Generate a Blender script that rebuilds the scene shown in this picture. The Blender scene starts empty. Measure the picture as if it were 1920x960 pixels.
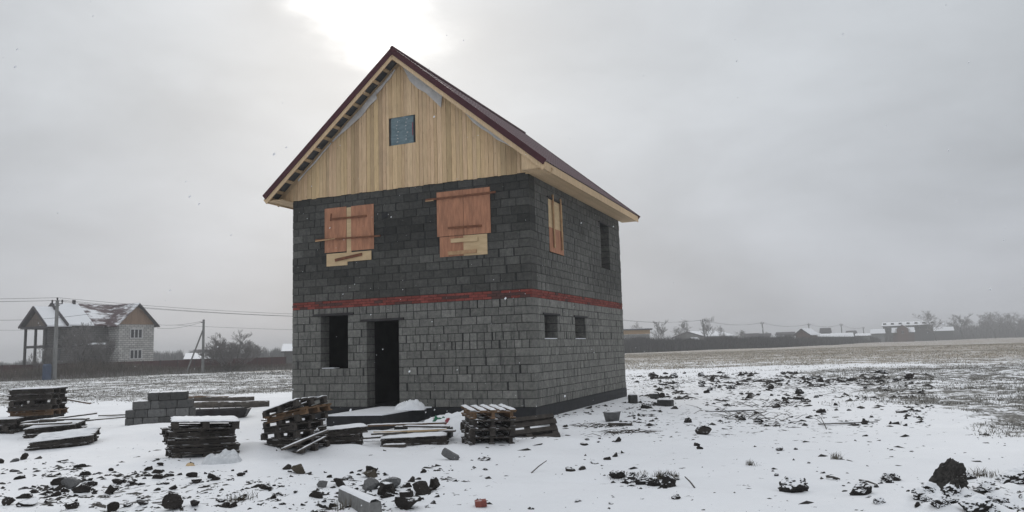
import bpy, math, random
import numpy as np
from mathutils import Vector, Matrix, Euler
random.seed(7); rng = np.random.RandomState(7)
R_ = math.radians
scn = bpy.context.scene
col = scn.collection

# ------------------------------------------------------------------ camera
FPX, PITCH, ROLL, CAMZ = 1455.27, R_(6.828), R_(1.66), 1.642
_F = np.array([0, math.cos(PITCH), math.sin(PITCH)]); _R0 = np.array([1., 0, 0]); _U0 = np.cross(_R0, _F)
_R = math.cos(ROLL)*_R0 - math.sin(ROLL)*_U0; _U = math.cos(ROLL)*_U0 + math.sin(ROLL)*_R0
CAMP = np.array([0, 0, CAMZ])
cd = bpy.data.cameras.new('camera'); cam = bpy.data.objects.new('camera', cd); col.objects.link(cam)
cam.matrix_world = Matrix(((_R[0], _U[0], -_F[0], 0), (_R[1], _U[1], -_F[1], 0), (_R[2], _U[2], -_F[2], CAMZ), (0, 0, 0, 1)))
cd.sensor_width = 36; cd.lens = 36*FPX/1920; cd.clip_start = .05; cd.clip_end = 12000
scn.camera = cam

def ray(px, py):
    return _F + _R*(px-960)/FPX - _U*(py-480)/FPX

# ------------------------------------------------------------------ light, sky, exposure
scn.view_settings.view_transform = 'Standard'; scn.view_settings.look = 'None'
scn.view_settings.exposure = 0.0; scn.view_settings.gamma = 1
SUN = ray(700, 15); SUN = SUN/np.linalg.norm(SUN)
SUN_EL = math.asin(SUN[2]); SUN_ROT = math.atan2(SUN[0], SUN[1])
sl = bpy.data.lights.new('sun', 'SUN'); sl.energy = 0.9; sl.angle = R_(22); sl.color = (1, .96, .9)
so = bpy.data.objects.new('sun', sl); col.objects.link(so)
so.rotation_euler = Vector(SUN).to_track_quat('Z', 'Y').to_euler()

world = bpy.data.worlds.new('World'); scn.world = world; world.use_nodes = True
nt = world.node_tree; N = nt.nodes; L = nt.links; N.clear()
def nd(nt, typ, **kw):
    n = nt.nodes.new(typ)
    for k, v in kw.items(): setattr(n, k, v)
    return n
def sset(nt, sock, v):
    if hasattr(v, 'is_linked') or isinstance(v, bpy.types.NodeSocket): nt.links.new(v, sock)
    else: sock.default_value = v
def M_(nt, op, a, b=0.0, c=None, clamp=False):
    n = nd(nt, 'ShaderNodeMath', operation=op); n.use_clamp = clamp
    sset(nt, n.inputs[0], a); sset(nt, n.inputs[1], b)
    if c is not None: sset(nt, n.inputs[2], c)
    return n.outputs[0]
def MR(nt, v, a, b, c=0.0, d=1.0, smooth=True):
    n = nd(nt, 'ShaderNodeMapRange'); n.interpolation_type = 'SMOOTHSTEP' if smooth else 'LINEAR'
    sset(nt, n.inputs[0], v)
    for i, x in enumerate((a, b, c, d)): sset(nt, n.inputs[i+1], x)
    return n.outputs[0]
def MIX(nt, f, a, b, mode='MIX'):
    n = nd(nt, 'ShaderNodeMix', data_type='RGBA', blend_type=mode)
    sset(nt, n.inputs[0], f)
    for i, x in ((6, a), (7, b)):
        if isinstance(x, tuple) and len(x) == 3: x = x+(1,)
        sset(nt, n.inputs[i], x)
    return n.outputs[2]
def NOISE(nt, vec, scale, detail=4, rough=.55, dist=0.0):
    n = nd(nt, 'ShaderNodeTexNoise'); 
    if vec is not None: nt.links.new(vec, n.inputs['Vector'])
    n.inputs['Scale'].default_value = scale; n.inputs['Detail'].default_value = detail
    n.inputs['Roughness'].default_value = rough; n.inputs['Distortion'].default_value = dist
    return n.outputs['Fac']
def SCALEV(nt, vec, s):
    n = nd(nt, 'ShaderNodeVectorMath', operation='MULTIPLY'); nt.links.new(vec, n.inputs[0]); n.inputs[1].default_value = s
    return n.outputs[0]

tc = nd(nt, 'ShaderNodeTexCoord'); gen = tc.outputs['Generated']
sky = nd(nt, 'ShaderNodeTexSky', sky_type='NISHITA'); sky.sun_disc = False
sky.sun_elevation = SUN_EL; sky.sun_rotation = SUN_ROT; sky.air_density = 1; sky.dust_density = 3
skyc = MIX(nt, 1.0, sky.outputs[0], (.1, .1, .1), 'MULTIPLY')
sep = nd(nt, 'ShaderNodeSeparateXYZ'); L.new(gen, sep.inputs[0])
elev = sep.outputs[2]
cv = SCALEV(nt, gen, (1, 1, 2.6))
n1 = NOISE(nt, cv, 2.3, 5, .5, .4); n2 = NOISE(nt, cv, 5.5, 4, .55)
dotn = nd(nt, 'ShaderNodeVectorMath', operation='DOT_PRODUCT'); L.new(gen, dotn.inputs[0]); dotn.inputs[1].default_value = tuple(SUN)
ang = M_(nt, 'ARCCOSINE', M_(nt, 'MINIMUM', dotn.outputs['Value'], 1.0))          # radians from the sun
wob = M_(nt, 'ADD', ang, M_(nt, 'MULTIPLY', M_(nt, 'SUBTRACT', n2, .5), .20))
core = M_(nt, 'POWER', MR(nt, wob, .150, -.02, 0, 1), 2.3)
halo = M_(nt, 'EXPONENT', M_(nt, 'MULTIPLY', M_(nt, 'MAXIMUM', wob, 0), -3.0))
base = MIX(nt, MR(nt, elev, 0.0, .35), (.497, .522, .572), (.565, .597, .632))
base = MIX(nt, MR(nt, elev, .35, .95), base, (1.02, 1.045, 1.08))
cl = M_(nt, 'ADD', .48, M_(nt, 'ADD', M_(nt, 'MULTIPLY', n1, .76), M_(nt, 'MULTIPLY', n2, .24)))
base = MIX(nt, 1.0, base, nd(nt, 'ShaderNodeCombineXYZ').outputs[0], 'MIX') if False else base
vm = nd(nt, 'ShaderNodeVectorMath', operation='SCALE'); L.new(base, vm.inputs[0]); L.new(cl, vm.inputs['Scale'])
g = M_(nt, 'ADD', M_(nt, 'MULTIPLY', core, 1.3), M_(nt, 'MULTIPLY', halo, .13))
gc = nd(nt, 'ShaderNodeVectorMath', operation='SCALE'); gc.inputs[0].default_value = (1, .985, .95); L.new(g, gc.inputs['Scale'])
ad = nd(nt, 'ShaderNodeVectorMath', operation='ADD'); L.new(vm.outputs[0], ad.inputs[0]); L.new(gc.outputs[0], ad.inputs[1])
tot = MIX(nt, .96, skyc, ad.outputs[0])
bg = nd(nt, 'ShaderNodeBackground'); L.new(tot, bg.inputs[0]); bg.inputs[1].default_value = 1.0
wo = nd(nt, 'ShaderNodeOutputWorld'); L.new(bg.outputs[0], wo.inputs[0])

# ------------------------------------------------------------------ materials
def newmat(name):
    m = bpy.data.materials.new(name); m.use_nodes = True
    nt = m.node_tree; nt.nodes.clear()
    o = nd(nt, 'ShaderNodeOutputMaterial'); b = nd(nt, 'ShaderNodeBsdfPrincipled'); nt.links.new(b.outputs[0], o.inputs[0])
    b.inputs['Specular IOR Level'].default_value = .25
    return m, nt, b
def objvec(nt): return nd(nt, 'ShaderNodeTexCoord').outputs['Object']
def bump(nt, b, h, strength=.3, dist=.02):
    n = nd(nt, 'ShaderNodeBump'); n.inputs['Strength'].default_value = strength; n.inputs['Distance'].default_value = dist
    nt.links.new(h, n.inputs['Height']); nt.links.new(n.outputs[0], b.inputs['Normal'])
SNOW = (.80, .815, .84)
def snowy(nt, colsock, lo, hi, scale=9.0, amt=.5):
    """snow lying on faces that look upwards"""
    geo = nd(nt, 'ShaderNodeNewGeometry'); s = nd(nt, 'ShaderNodeSeparateXYZ'); nt.links.new(geo.outputs['Normal'], s.inputs[0])
    n = NOISE(nt, geo.outputs['Position'], scale, 4, .6)
    v = M_(nt, 'ADD', s.outputs[2], M_(nt, 'MULTIPLY', M_(nt, 'SUBTRACT', n, .5), amt*2))
    return MIX(nt, MR(nt, v, lo, hi), colsock, SNOW)
def attr(nt, name='Col'):
    a = nd(nt, 'ShaderNodeAttribute'); a.attribute_name = name
    return a.outputs['Color']
def mat_simple(name, c1, c2=None, scale=8, rough=.85, stretch=(1, 1, 1), snow=None, use_attr=False, bmp=.3, metallic=0, sscale=9, samt=.5):
    m, nt, b = newmat(name)
    v = SCALEV(nt, objvec(nt), stretch)
    n = NOISE(nt, v, scale, 6, .6)
    c = MIX(nt, MR(nt, n, .3, .7), c1, c2 or tuple(x*.7 for x in c1))
    if use_attr: c = MIX(nt, 1.0, c, attr(nt), 'MULTIPLY')
    if snow: c = snowy(nt, c, snow[0], snow[1], sscale, samt)
    nt.links.new(c, b.inputs['Base Color']); b.inputs['Roughness'].default_value = rough; b.inputs['Metallic'].default_value = metallic
    if bmp: bump(nt, b, n, bmp, .01)
    return m
MT = {}
def block_mat(name):
    m, nt, b = newmat(name); v = objvec(nt)
    n = NOISE(nt, v, 11, 8, .72); big = NOISE(nt, v, 1.3, 5, .6, .5); fine = NOISE(nt, v, 90, 3, .6)
    c = MIX(nt, 1.0, attr(nt), MIX(nt, MR(nt, n, .25, .75), (.62, .63, .64), (1.22, 1.21, 1.18)), 'MULTIPLY')
    st = nd(nt, 'ShaderNodeMapping'); nt.links.new(v, st.inputs[0]); st.inputs['Scale'].default_value = (3.0, 3.0, .55)
    streak = NOISE(nt, st.outputs[0], 2.2, 6, .65)
    c = MIX(nt, MR(nt, streak, .52, .70, 0, .55), c, (.038, .040, .040))
    c = MIX(nt, MR(nt, big, .55, .7, 0, .25), c, (.06, .062, .062))
    spk = MR(nt, fine, .68, .74, 0, .25); c = MIX(nt, spk, c, (.34, .34, .34))
    nt.links.new(c, b.inputs['Base Color']); b.inputs['Roughness'].default_value = .9
    mx = M_(nt, 'ADD', M_(nt, 'MULTIPLY', n, 1.0), M_(nt, 'MULTIPLY', fine, .5))
    bump(nt, b, mx, .9, .02)
    return m
MT['block'] = block_mat('cinder_block')
MT['mortar'] = mat_simple('mortar', (.034, .034, .034), (.018, .018, .018), 20)
MT['interior'] = mat_simple('shade_toned_interior', (.022, .022, .022), (.012, .012, .012), 3)  # near-black colour puts deep shade into the rooms
MT['brick'] = mat_simple('red_brick', (1, 1, 1), (.7, .7, .7), 18, use_attr=True)
MT['plinth'] = mat_simple('bitumen_plinth', (.022, .023, .025), (.012, .012, .014), 5, .6, bmp=.6)
MT['concrete'] = mat_simple('concrete', (.20, .20, .195), (.13, .13, .125), 10)
MT['concrete_snow'] = mat_simple('concrete_snow', (.20, .20, .19), (.11, .11, .10), 10, snow=(.75, .95), samt=.15)
def pine_mat(name, tint=(1, 1, 1)):
    m, nt, b = newmat(name); v = objvec(nt)
    g1 = NOISE(nt, SCALEV(nt, v, (14, 14, 1.1)), 3, 6, .6, .6)
    kn = nd(nt, 'ShaderNodeTexVoronoi'); nt.links.new(SCALEV(nt, v, (9, 9, 2.2)), kn.inputs['Vector']); kn.inputs['Scale'].default_value = 1.2
    c = MIX(nt, MR(nt, g1, .3, .72), (.64*tint[0], .475*tint[1], .295*tint[2]), (.49*tint[0], .35*tint[1], .215*tint[2]))
    c = MIX(nt, MR(nt, kn.outputs['Distance'], .10, .05, 0, .55), c, (.16, .09, .045))
    big = NOISE(nt, v, .9, 4, .6)
    c = MIX(nt, MR(nt, big, .5, .75, 0, .35), c, (.33, .25, .17))
    c = MIX(nt, 1.0, c, attr(nt), 'MULTIPLY')
    nt.links.new(c, b.inputs['Base Color']); b.inputs['Roughness'].default_value = .75; bump(nt, b, g1, .3, .004)
    return m
MT['pine'] = pine_mat('pine_boards')
MT['rough_timber'] = mat_simple('rough_timber', (.33, .24, .16), (.20, .14, .09), 6, stretch=(1, 6, 6))
MT['ply'] = mat_simple('red_plywood', (.43, .205, .12), (.28, .135, .082), 3.2, .75, stretch=(4, 4, .8), bmp=.2)
MT['osb'] = mat_simple('pale_plywood', (.56, .42, .25), (.47, .34, .2), 3, .7, stretch=(1, 1, 4), bmp=.1)
MT['bat_dark'] = mat_simple('dark_batten', (.20, .085, .045), (.12, .05, .03), 10)
MT['bat_pale'] = mat_simple('pale_batten', (.45, .30, .17), (.34, .2, .11), 10)
MT['maroon'] = mat_simple('maroon_metal', (.060, .014, .020), (.045, .011, .015), 3, .42, bmp=0)
MT['tile'] = mat_simple('maroon_tile', (.075, .022, .030), (.05, .016, .022), 3, .45, snow=(.93, 1.2), sscale=2.2, samt=.45, bmp=0)
MT['film'] = mat_simple('vapour_film', (.52, .50, .48), (.40, .39, .38), 6, .35)
MT['felt'] = mat_simple('grey_membrane', (.10, .105, .11), (.06, .062, .066), 6, .6)
MT['snow'] = mat_simple('snow', SNOW, (.76, .775, .80), 6, .7, bmp=.35)
MT['blue'] = mat_simple('blue_film', (.16, .215, .235), (.10, .15, .17), 5, .35, stretch=(1, 1, 3))
MT['whitepl'] = mat_simple('white_plastic', (.66, .68, .70), (.50, .52, .54), 12, .4)
MT['pal_dark'] = mat_simple('weathered_pallet_wood', (.062, .054, .047), (.028, .024, .021), 7, snow=(.99, 1.10), samt=.55, sscale=7)
MT['pal_brown'] = mat_simple('newer_pallet_wood', (.17, .105, .06), (.10, .062, .036), 7, snow=(.99, 1.10), samt=.55, sscale=7)
MT['beam_dark'] = mat_simple('old_beam', (.12, .105, .09), (.06, .052, .045), 6, snow=(.95, 1.1), samt=.5)
MT['clod'] = mat_simple('frozen_soil', (.040, .034, .030), (.016, .014, .013), 12, .95, snow=(.84, 1.0), sscale=6, samt=.60, bmp=.8)
MT['clod_snow'] = mat_simple('frozen_soil_snowy', (.032, .029, .027), (.016, .015, .014), 12, .95, snow=(.70, .84), sscale=7, samt=.40, bmp=.8)
MT['clod_pillow'] = mat_simple('frozen_soil_pillowed', (.032, .029, .027), (.016, .015, .014), 12, .95, snow=(.10, .26), sscale=4, samt=.30, bmp=.5)
MT['boulder'] = mat_simple('boulder_rock', (.050, .046, .042), (.020, .019, .018), 9, .95, snow=(.86, .98), sscale=1.8, samt=.6, bmp=1.0)
MT['crumb'] = mat_simple('dark_crumbs', (.030, .027, .024), (.014, .013, .012), 9, .95, bmp=0)
MT['stone_brown'] = mat_simple('brown_stone', (.085, .07, .05), (.045, .038, .028), 9, .9, snow=(1.0, 1.1), bmp=.8)
MT['stone_grey'] = mat_simple('grey_stone', (.17, .17, .17), (.11, .11, .11), 9, .9, snow=(.97, 1.08), samt=.35, bmp=.6)
MT['redbrick'] = mat_simple('loose_red_brick', (.27, .09, .07), (.18, .06, .05), 14, .9, snow=(.97, 1.1))
MT['bark'] = mat_simple('bark', (.085, .075, .066), (.05, .045, .04), 3)
MT['twig_frost'] = mat_simple('frosty_twigs', (.24, .23, .225), (.15, .14, .135), 3, bmp=0)
MT['brush'] = mat_simple('dry_brush', (1, 1, 1), (.7, .7, .7), .8, use_attr=True, bmp=0)
MT['pole'] = mat_simple('concrete_pole', (.22, .22, .215), (.17, .17, .165), 2)
MT['wire'] = mat_simple('wire', (.05, .05, .055), bmp=0)
MT['steel'] = mat_simple('dark_steel', (.04, .04, .042), (.025, .02, .02), 6, .6)
MT['fence'] = mat_simple('maroon_fence', (.085, .036, .034), (.062, .030, .029), 1, .6)
MT['glass'] = mat_simple('window_glass', (.035, .04, .045), (.03, .03, .035), 1, .15, bmp=0)
MT['wframe'] = mat_simple('white_window_frame', (.6, .6, .6), bmp=0)
MT['darkwall'] = mat_simple('dark_blockwork', (.11, .105, .10), (.075, .072, .07), 1.5, use_attr=True)
MT['farwall'] = mat_simple('pale_wall', (.27, .27, .265), (.22, .22, .215), 1.0, use_attr=True)
MT['brownwall'] = mat_simple('brown_wall', (.15, .085, .065), (.12, .07, .055), 1)
MT['yellowwall'] = mat_simple('ochre_cladding', (.42, .27, .13), (.36, .23, .11), 1)
MT['farroof'] = mat_simple('dark_roof', (.07, .065, .07), (.055, .05, .055), 1)
MT['woodwall'] = mat_simple('brown_boards', (.30, .205, .14), (.22, .145, .10), 2, stretch=(3, 3, .4))
MT['greywood'] = mat_simple('grey_boards', (.16, .125, .10), (.11, .09, .075), 2, stretch=(3, 3, .4))
MT['green'] = mat_simple('green_packaging', (.02, .16, .085), (.015, .09, .05), 14, .4, snow=(.9, 1.1))
MT['pinkp'] = mat_simple('pink_packaging', (.30, .05, .07), (.2, .04, .05), 14, .4)
MT['bluetank'] = mat_simple('blue_plastic', (.05, .075, .13), (.04, .06, .10), 3, .5)

def roof_partial_mat():
    m, nt, b = newmat('maroon_roof_part_snowed'); v = objvec(nt)
    n = NOISE(nt, SCALEV(nt, v, (.5, .5, 2.6)), 1.1, 6, .7, .4); k = NOISE(nt, v, .28, 3, .5)
    a = M_(nt, 'ADD', M_(nt, 'MULTIPLY', n, .65), M_(nt, 'MULTIPLY', k, .5))
    c = MIX(nt, MR(nt, a, .535, .66), (.052, .020, .024), SNOW)
    nt.links.new(c, b.inputs['Base Color']); b.inputs['Roughness'].default_value = .5
    return m
MT['roof_partial'] = roof_partial_mat()
def far_block_mat(name, c1, c2, mort):
    m, nt, b = newmat(name)
    br = nd(nt, 'ShaderNodeTexBrick'); mp = nd(nt, 'ShaderNodeCombineXYZ'); sp = nd(nt, 'ShaderNodeSeparateXYZ'); nt.links.new(objvec(nt), sp.inputs[0])
    nt.links.new(M_(nt, 'ADD', sp.outputs[0], sp.outputs[1]), mp.inputs[0]); nt.links.new(sp.outputs[2], mp.inputs[1])
    nt.links.new(mp.outputs[0], br.inputs[0]); br.inputs['Scale'].default_value = 1
    br.inputs['Brick Width'].default_value = .6; br.inputs['Row Height'].default_value = .27; br.inputs['Mortar Size'].default_value = .025
    br.inputs['Color1'].default_value = c1+(1,); br.inputs['Color2'].default_value = c2+(1,); br.inputs['Mortar'].default_value = mort+(1,)
    n = NOISE(nt, objvec(nt), .8, 5, .6)
    c = MIX(nt, MR(nt, n, .45, .75, 0, .4), br.outputs[0], (.12, .12, .12))
    nt.links.new(c, b.inputs['Base Color']); b.inputs['Roughness'].default_value = .9
    return m
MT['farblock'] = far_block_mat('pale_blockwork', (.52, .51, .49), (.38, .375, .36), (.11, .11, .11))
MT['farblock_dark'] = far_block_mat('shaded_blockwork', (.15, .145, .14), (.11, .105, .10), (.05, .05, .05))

# ------------------------------------------------------------------ mesh helpers
def tag(o, label=None, cat=None, group=None, kind=None):
    if label: o['label'] = label
    if cat: o['category'] = cat
    if group: o['group'] = group
    if kind: o['kind'] = kind
    return o
def empty(name, loc=(0, 0, 0), rz=0, label=None, cat=None, group=None):
    o = bpy.data.objects.new(name, None); col.objects.link(o); o.location = loc; o.rotation_euler = (0, 0, rz)
    o.empty_display_size = .2
    return tag(o, label, cat, group)
class MB:
    def __init__(s): s.v = []; s.f = []; s.c = []
    def add(s, vs, fs, c=(1, 1, 1)):
        k = len(s.v); s.v.extend(tuple(map(float, p)) for p in vs); s.f.extend(tuple(i+k for i in f) for f in fs)
        s.c.extend([c]*len(vs)); return s
    def box(s, a, b, c=(1, 1, 1), M=None):
        x0, y0, z0 = a; x1, y1, z1 = b
        vs = [(x0,y0,z0),(x1,y0,z0),(x1,y1,z0),(x0,y1,z0),(x0,y0,z1),(x1,y0,z1),(x1,y1,z1),(x0,y1,z1)]
        if M is not None: vs = [tuple(M @ Vector(p)) for p in vs]
        return s.add(vs, [(0,3,2,1),(4,5,6,7),(0,1,5,4),(1,2,6,5),(2,3,7,6),(3,0,4,7)], c)
    def beam(s, p, q, w, h, c=(1, 1, 1), up=(0, 0, 1)):
        p = Vector(p); q = Vector(q); d = (q-p).normalized(); u = Vector(up)
        sx = d.cross(u)
        if sx.length < 1e-4: sx = d.cross(Vector((1, 0, 0)))
        sx.normalize(); u = sx.cross(d).normalized()
        vs = []
        for e in (p, q):
            for (i, j) in ((-1,-1),(1,-1),(1,1),(-1,1)): vs.append(e+sx*(i*w/2)+u*(j*h/2))
        return s.add(vs, [(0,1,2,3),(7,6,5,4),(0,4,5,1),(1,5,6,2),(2,6,7,3),(3,7,4,0)], c)
    def tube(s, pts, r, n=8, c=(1, 1, 1), cap=True):
        pts = [Vector(p) for p in pts]; rs = r if isinstance(r, (list, tuple)) else [r]*len(pts)
        vs = []; fs = []
        for i, p in enumerate(pts):
            d = (pts[min(i+1, len(pts)-1)]-pts[max(i-1, 0)]).normalized()
            a = d.cross(Vector((0, 0, 1)) if abs(d.z) < .9 else Vector((1, 0, 0))).normalized(); b = d.cross(a)
            for k in range(n):
                t = 2*math.pi*k/n; vs.append(p+(a*math.cos(t)+b*math.sin(t))*rs[i])
        for i in range(len(pts)-1):
            for k in range(n):
                fs.append((i*n+k, i*n+(k+1) % n, (i+1)*n+(k+1) % n, (i+1)*n+k))
        if cap: fs.append(tuple(range(n-1, -1, -1))); fs.append(tuple((len(pts)-1)*n+k for k in range(n)))
        return s.add(vs, fs, c)
    def prism(s, poly, thick, c=(1, 1, 1), M=None):
        """poly in x,z; thick from y=0 to y=thick"""
        n = len(poly)
        vs = [(x, 0, z) for x, z in poly]+[(x, thick, z) for x, z in poly]
        if M is not None: vs = [tuple(M @ Vector(p)) for p in vs]
        return s.add(vs, [tuple(range(n)), tuple(range(2*n-1, n-1, -1))]+[(i, i+n, (i+1) % n+n, (i+1) % n) for i in range(n)], c)
    def mesh(s, name, mat, smooth=False):
        me = bpy.data.meshes.new(name); me.from_pydata(s.v, [], s.f)
        a = me.color_attributes.new('Col', 'FLOAT_COLOR', 'POINT')
        cc = np.ones((len(s.v), 4), np.float32); cc[:, :3] = np.array(s.c, np.float32).reshape(-1, 3); a.data.foreach_set('color', cc.ravel())
        me.materials.append(MT[mat] if isinstance(mat, str) else mat)
        if smooth: me.polygons.foreach_set('use_smooth', [True]*len(me.polygons))
        me.update(); return me
    def build(s, name, mat, parent=None, smooth=False, **kw):
        o = bpy.data.objects.new(name, s.mesh(name, mat, smooth)); col.objects.link(o)
        if parent is not None: o.parent = parent
        return tag(o, **kw)
def npmesh(name, V, Fq, mat, colr=None, smooth=False):
    me = bpy.data.meshes.new(name)
    V = np.asarray(V, np.float32); Fq = np.asarray(Fq, np.int32); k = Fq.shape[1]
    me.vertices.add(len(V)); me.vertices.foreach_set('co', V.ravel())
    me.loops.add(Fq.size); me.loops.foreach_set('vertex_index', Fq.ravel())
    me.polygons.add(len(Fq)); me.polygons.foreach_set('loop_start', np.arange(0, Fq.size, k, dtype=np.int32))
    me.polygons.foreach_set('loop_total', np.full(len(Fq), k, np.int32)) if False else None
    if colr is not None:
        a = me.color_attributes.new('Col', 'FLOAT_COLOR', 'POINT'); cc = np.ones((len(V), 4), np.float32); cc[:, :3] = colr; a.data.foreach_set('color', cc.ravel())
    if smooth: me.polygons.foreach_set('use_smooth', np.ones(len(Fq), bool))
    me.materials.append(MT[mat] if isinstance(mat, str) else mat); me.update(calc_edges=True); me.validate()
    return me
def link(me, name=None, parent=None, loc=(0, 0, 0), rot=(0, 0, 0), scale=(1, 1, 1)):
    o = bpy.data.objects.new(name or me.name, me); col.objects.link(o); o.location = loc; o.rotation_euler = rot; o.scale = scale
    if parent is not None: o.parent = parent
    return o

# ------------------------------------------------------------------ noise and terrain
def _h(ix, iy, s):
    n = (ix*374761393+iy*668265263+s*1442695041) & 0x7fffffff
    n = ((n ^ (n >> 13))*1274126177) & 0x7fffffff
    return ((n ^ (n >> 16)) & 0xffff)/65535.0
def vnoise(x, y, s=0):
    x = np.asarray(x, float); y = np.asarray(y, float)
    ix = np.floor(x).astype(np.int64); iy = np.floor(y).astype(np.int64); fx = x-ix; fy = y-iy
    fx = fx*fx*(3-2*fx); fy = fy*fy*(3-2*fy)
    a = _h(ix, iy, s); b = _h(ix+1, iy, s); c = _h(ix, iy+1, s); d = _h(ix+1, iy+1, s)
    return (a*(1-fx)+b*fx)*(1-fy)+(c*(1-fx)+d*fx)*fy
def fbm(x, y, s=0, o=4):
    t = 0; a = .5; w = 0
    for i in range(o): t = t+a*vnoise(x*2**i, y*2**i, s+i*17); w += a; a *= .5
    return t/w
def sstep(a, b, x):
    t = np.clip((x-a)/(b-a), 0, 1); return t*t*(3-2*t)
def gp0(px, py, z=0.):
    d = ray(px, py); t = (z-CAMZ)/d[2]; return CAMP+d*t
def bumpf(x, y, cx, cy, rx, ry, h, rot=0.):
    c, s_ = math.cos(rot), math.sin(rot); dx = x-cx; dy = y-cy
    u = (dx*c+dy*s_)/rx; v = (-dx*s_+dy*c)/ry
    return h*np.exp(-(u*u+v*v))
HYAW = R_(-22.855); HC = np.array([.454, 18.504])
def veg(x, y):
    """share of the ground where grass or soil shows through the snow"""
    d = np.hypot(x, y)
    n = fbm(x/7, y/7, 31, 4)-.5
    left = sstep(26, 36, y+n*14)*sstep(2, -3, x)
    right = sstep(-1.2, 2.2, (x-(6.9+.20*(y-12)))+n*7)*sstep(9.0, 12.5, y+n*5)*sstep(0, 2, x)
    far = sstep(44, 52, y+n*6+(x-20)*.02)*sstep(0, 2, x)
    mid = .28*sstep(25, 30, y)*sstep(3, 6, x)
    v = np.maximum(np.maximum(left*.72, right*.74), np.maximum(far*(.72+.16*sstep(60, 110, y)), mid))
    band = np.exp(-((y-49-n*4)/3.5)**2)*sstep(3, 6, x)*sstep(30, 20, x)         # clear strip of snow behind the clods
    return np.clip(v*(1-.75*band), 0, 1.2)
def H(x, y):
    x = np.asarray(x, float); y = np.asarray(y, float); d = np.hypot(x, y)
    near = sstep(90, 40, d)
    h = (fbm(x/4.5, y/4.5, 1, 3)-.5)*.16*near+(fbm(x/1.1, y/1.1, 5, 3)-.5)*.10*near+(fbm(x/.28, y/.28, 9, 3)-.5)*.036*sstep(40, 20, d)
    h = h+(fbm(x/30, y/30, 3, 3)-.5)*.5*sstep(30, 120, d)*sstep(2500, 300, d)
    v = veg(x, y); h = h+v*(fbm(x/.55, y/.55, 77, 3)-.5)*.10*near
    h = h+bumpf(x, y, -6.6, 17.3, 2.2, 1.6, .26)+bumpf(x, y, -7.9, 18.2, 1.0, .9, .10)
    h = h+bumpf(x, y, -.6, 17.1, 1.1, .7, .10)
    h = h+bumpf(x, y, -3.0, 13.6, .7, .35, .10)+bumpf(x, y, -.9, 13.5, .6, .3, .08)+bumpf(x, y, -4.6, 13.6, .8, .6, .14)+bumpf(x, y, .6, 13.9, 1.2, .4, .10)+bumpf(x, y, -5.6, 12.2, .5, .4, .07)
    # bank against the right-hand wall
    c, s_ = math.cos(HYAW), math.sin(HYAW); lx = (x-HC[0])*c+(y-HC[1])*s_; ly = -(x-HC[0])*s_+(y-HC[1])*c
    h = h-bumpf(x, y, -3.6, 17.6, 1.7, 1.2, .06)
    inside = sstep(-8.2, -7.4, lx)*sstep(1.0, 0.0, lx)*sstep(-.9, -.1, ly)*sstep(9.4, 8.4, ly)
    h = h*(1-inside)-.03*inside
    h = h+.06*np.exp(-((lx-.75)/.5)**2)*sstep(-.3, 1, ly)*sstep(9, 7, ly)
    # lumpy spoil at lower right and the step in the snow above it
    hp = sstep(.25, .6, np.exp(-(((x-4.9)/1.15)**2+((y-7.9)/.75)**2)))
    h = h+bumpf(x, y, 4.9, 8.0, 1.2, .7, .12)+hp*(fbm(x/.20, y/.20, 41, 2)-.45)*.20
    h = h-bumpf(x, y, 1.3, 10.2, 1.0, .16, .07)-bumpf(x, y, 3.4, 9.3, .35, .14, .08)
    # rubble field at lower left
    h = h+sstep(.25, .6, np.exp(-(((x+3.9)/2.2)**2+((y-9.4)/1.3)**2)))*(fbm(x/.3, y/.3, 43, 2)-.45)*.09
    h = h+sstep(.25, .6, np.exp(-(((x+1.9)/1.3)**2+((y-9.5)/1.1)**2)))*(fbm(x/.3, y/.3, 44, 2)-.45)*.08
    # churned soil heaps in the middle distance on the right
    h = h+sstep(.3, .7, np.exp(-(((x-13)/9.)**2+((y-33)/6.)**2)))*(fbm(x/1.3, y/1.3, 47, 3)-.42)*.35
    return h
def Hs(x, y): return float(H(np.array([x]), np.array([y]))[0])
def gp(px, py, dz=0.):
    z = 0.
    for i in range(6):
        p = gp0(px, py, z+dz); z = z*.4+.6*Hs(p[0], p[1])
    return Vector((p[0], p[1], Hs(p[0], p[1])))
def dirpt(px, dist, z=None):
    """point on the ground in the direction of pixel column px, dist metres ahead"""
    d = ray(px, 650); x = d[0]/d[1]*dist
    return Vector((x, dist, Hs(x, dist) if z is None else z))
def hor(px): return 480+FPX*(_F[2]+_R[2]*(px-960)/FPX)/_U[2]
def zat(px, py, dist): return CAMZ+(hor(px)-py)/FPX*dist*1.007

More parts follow.
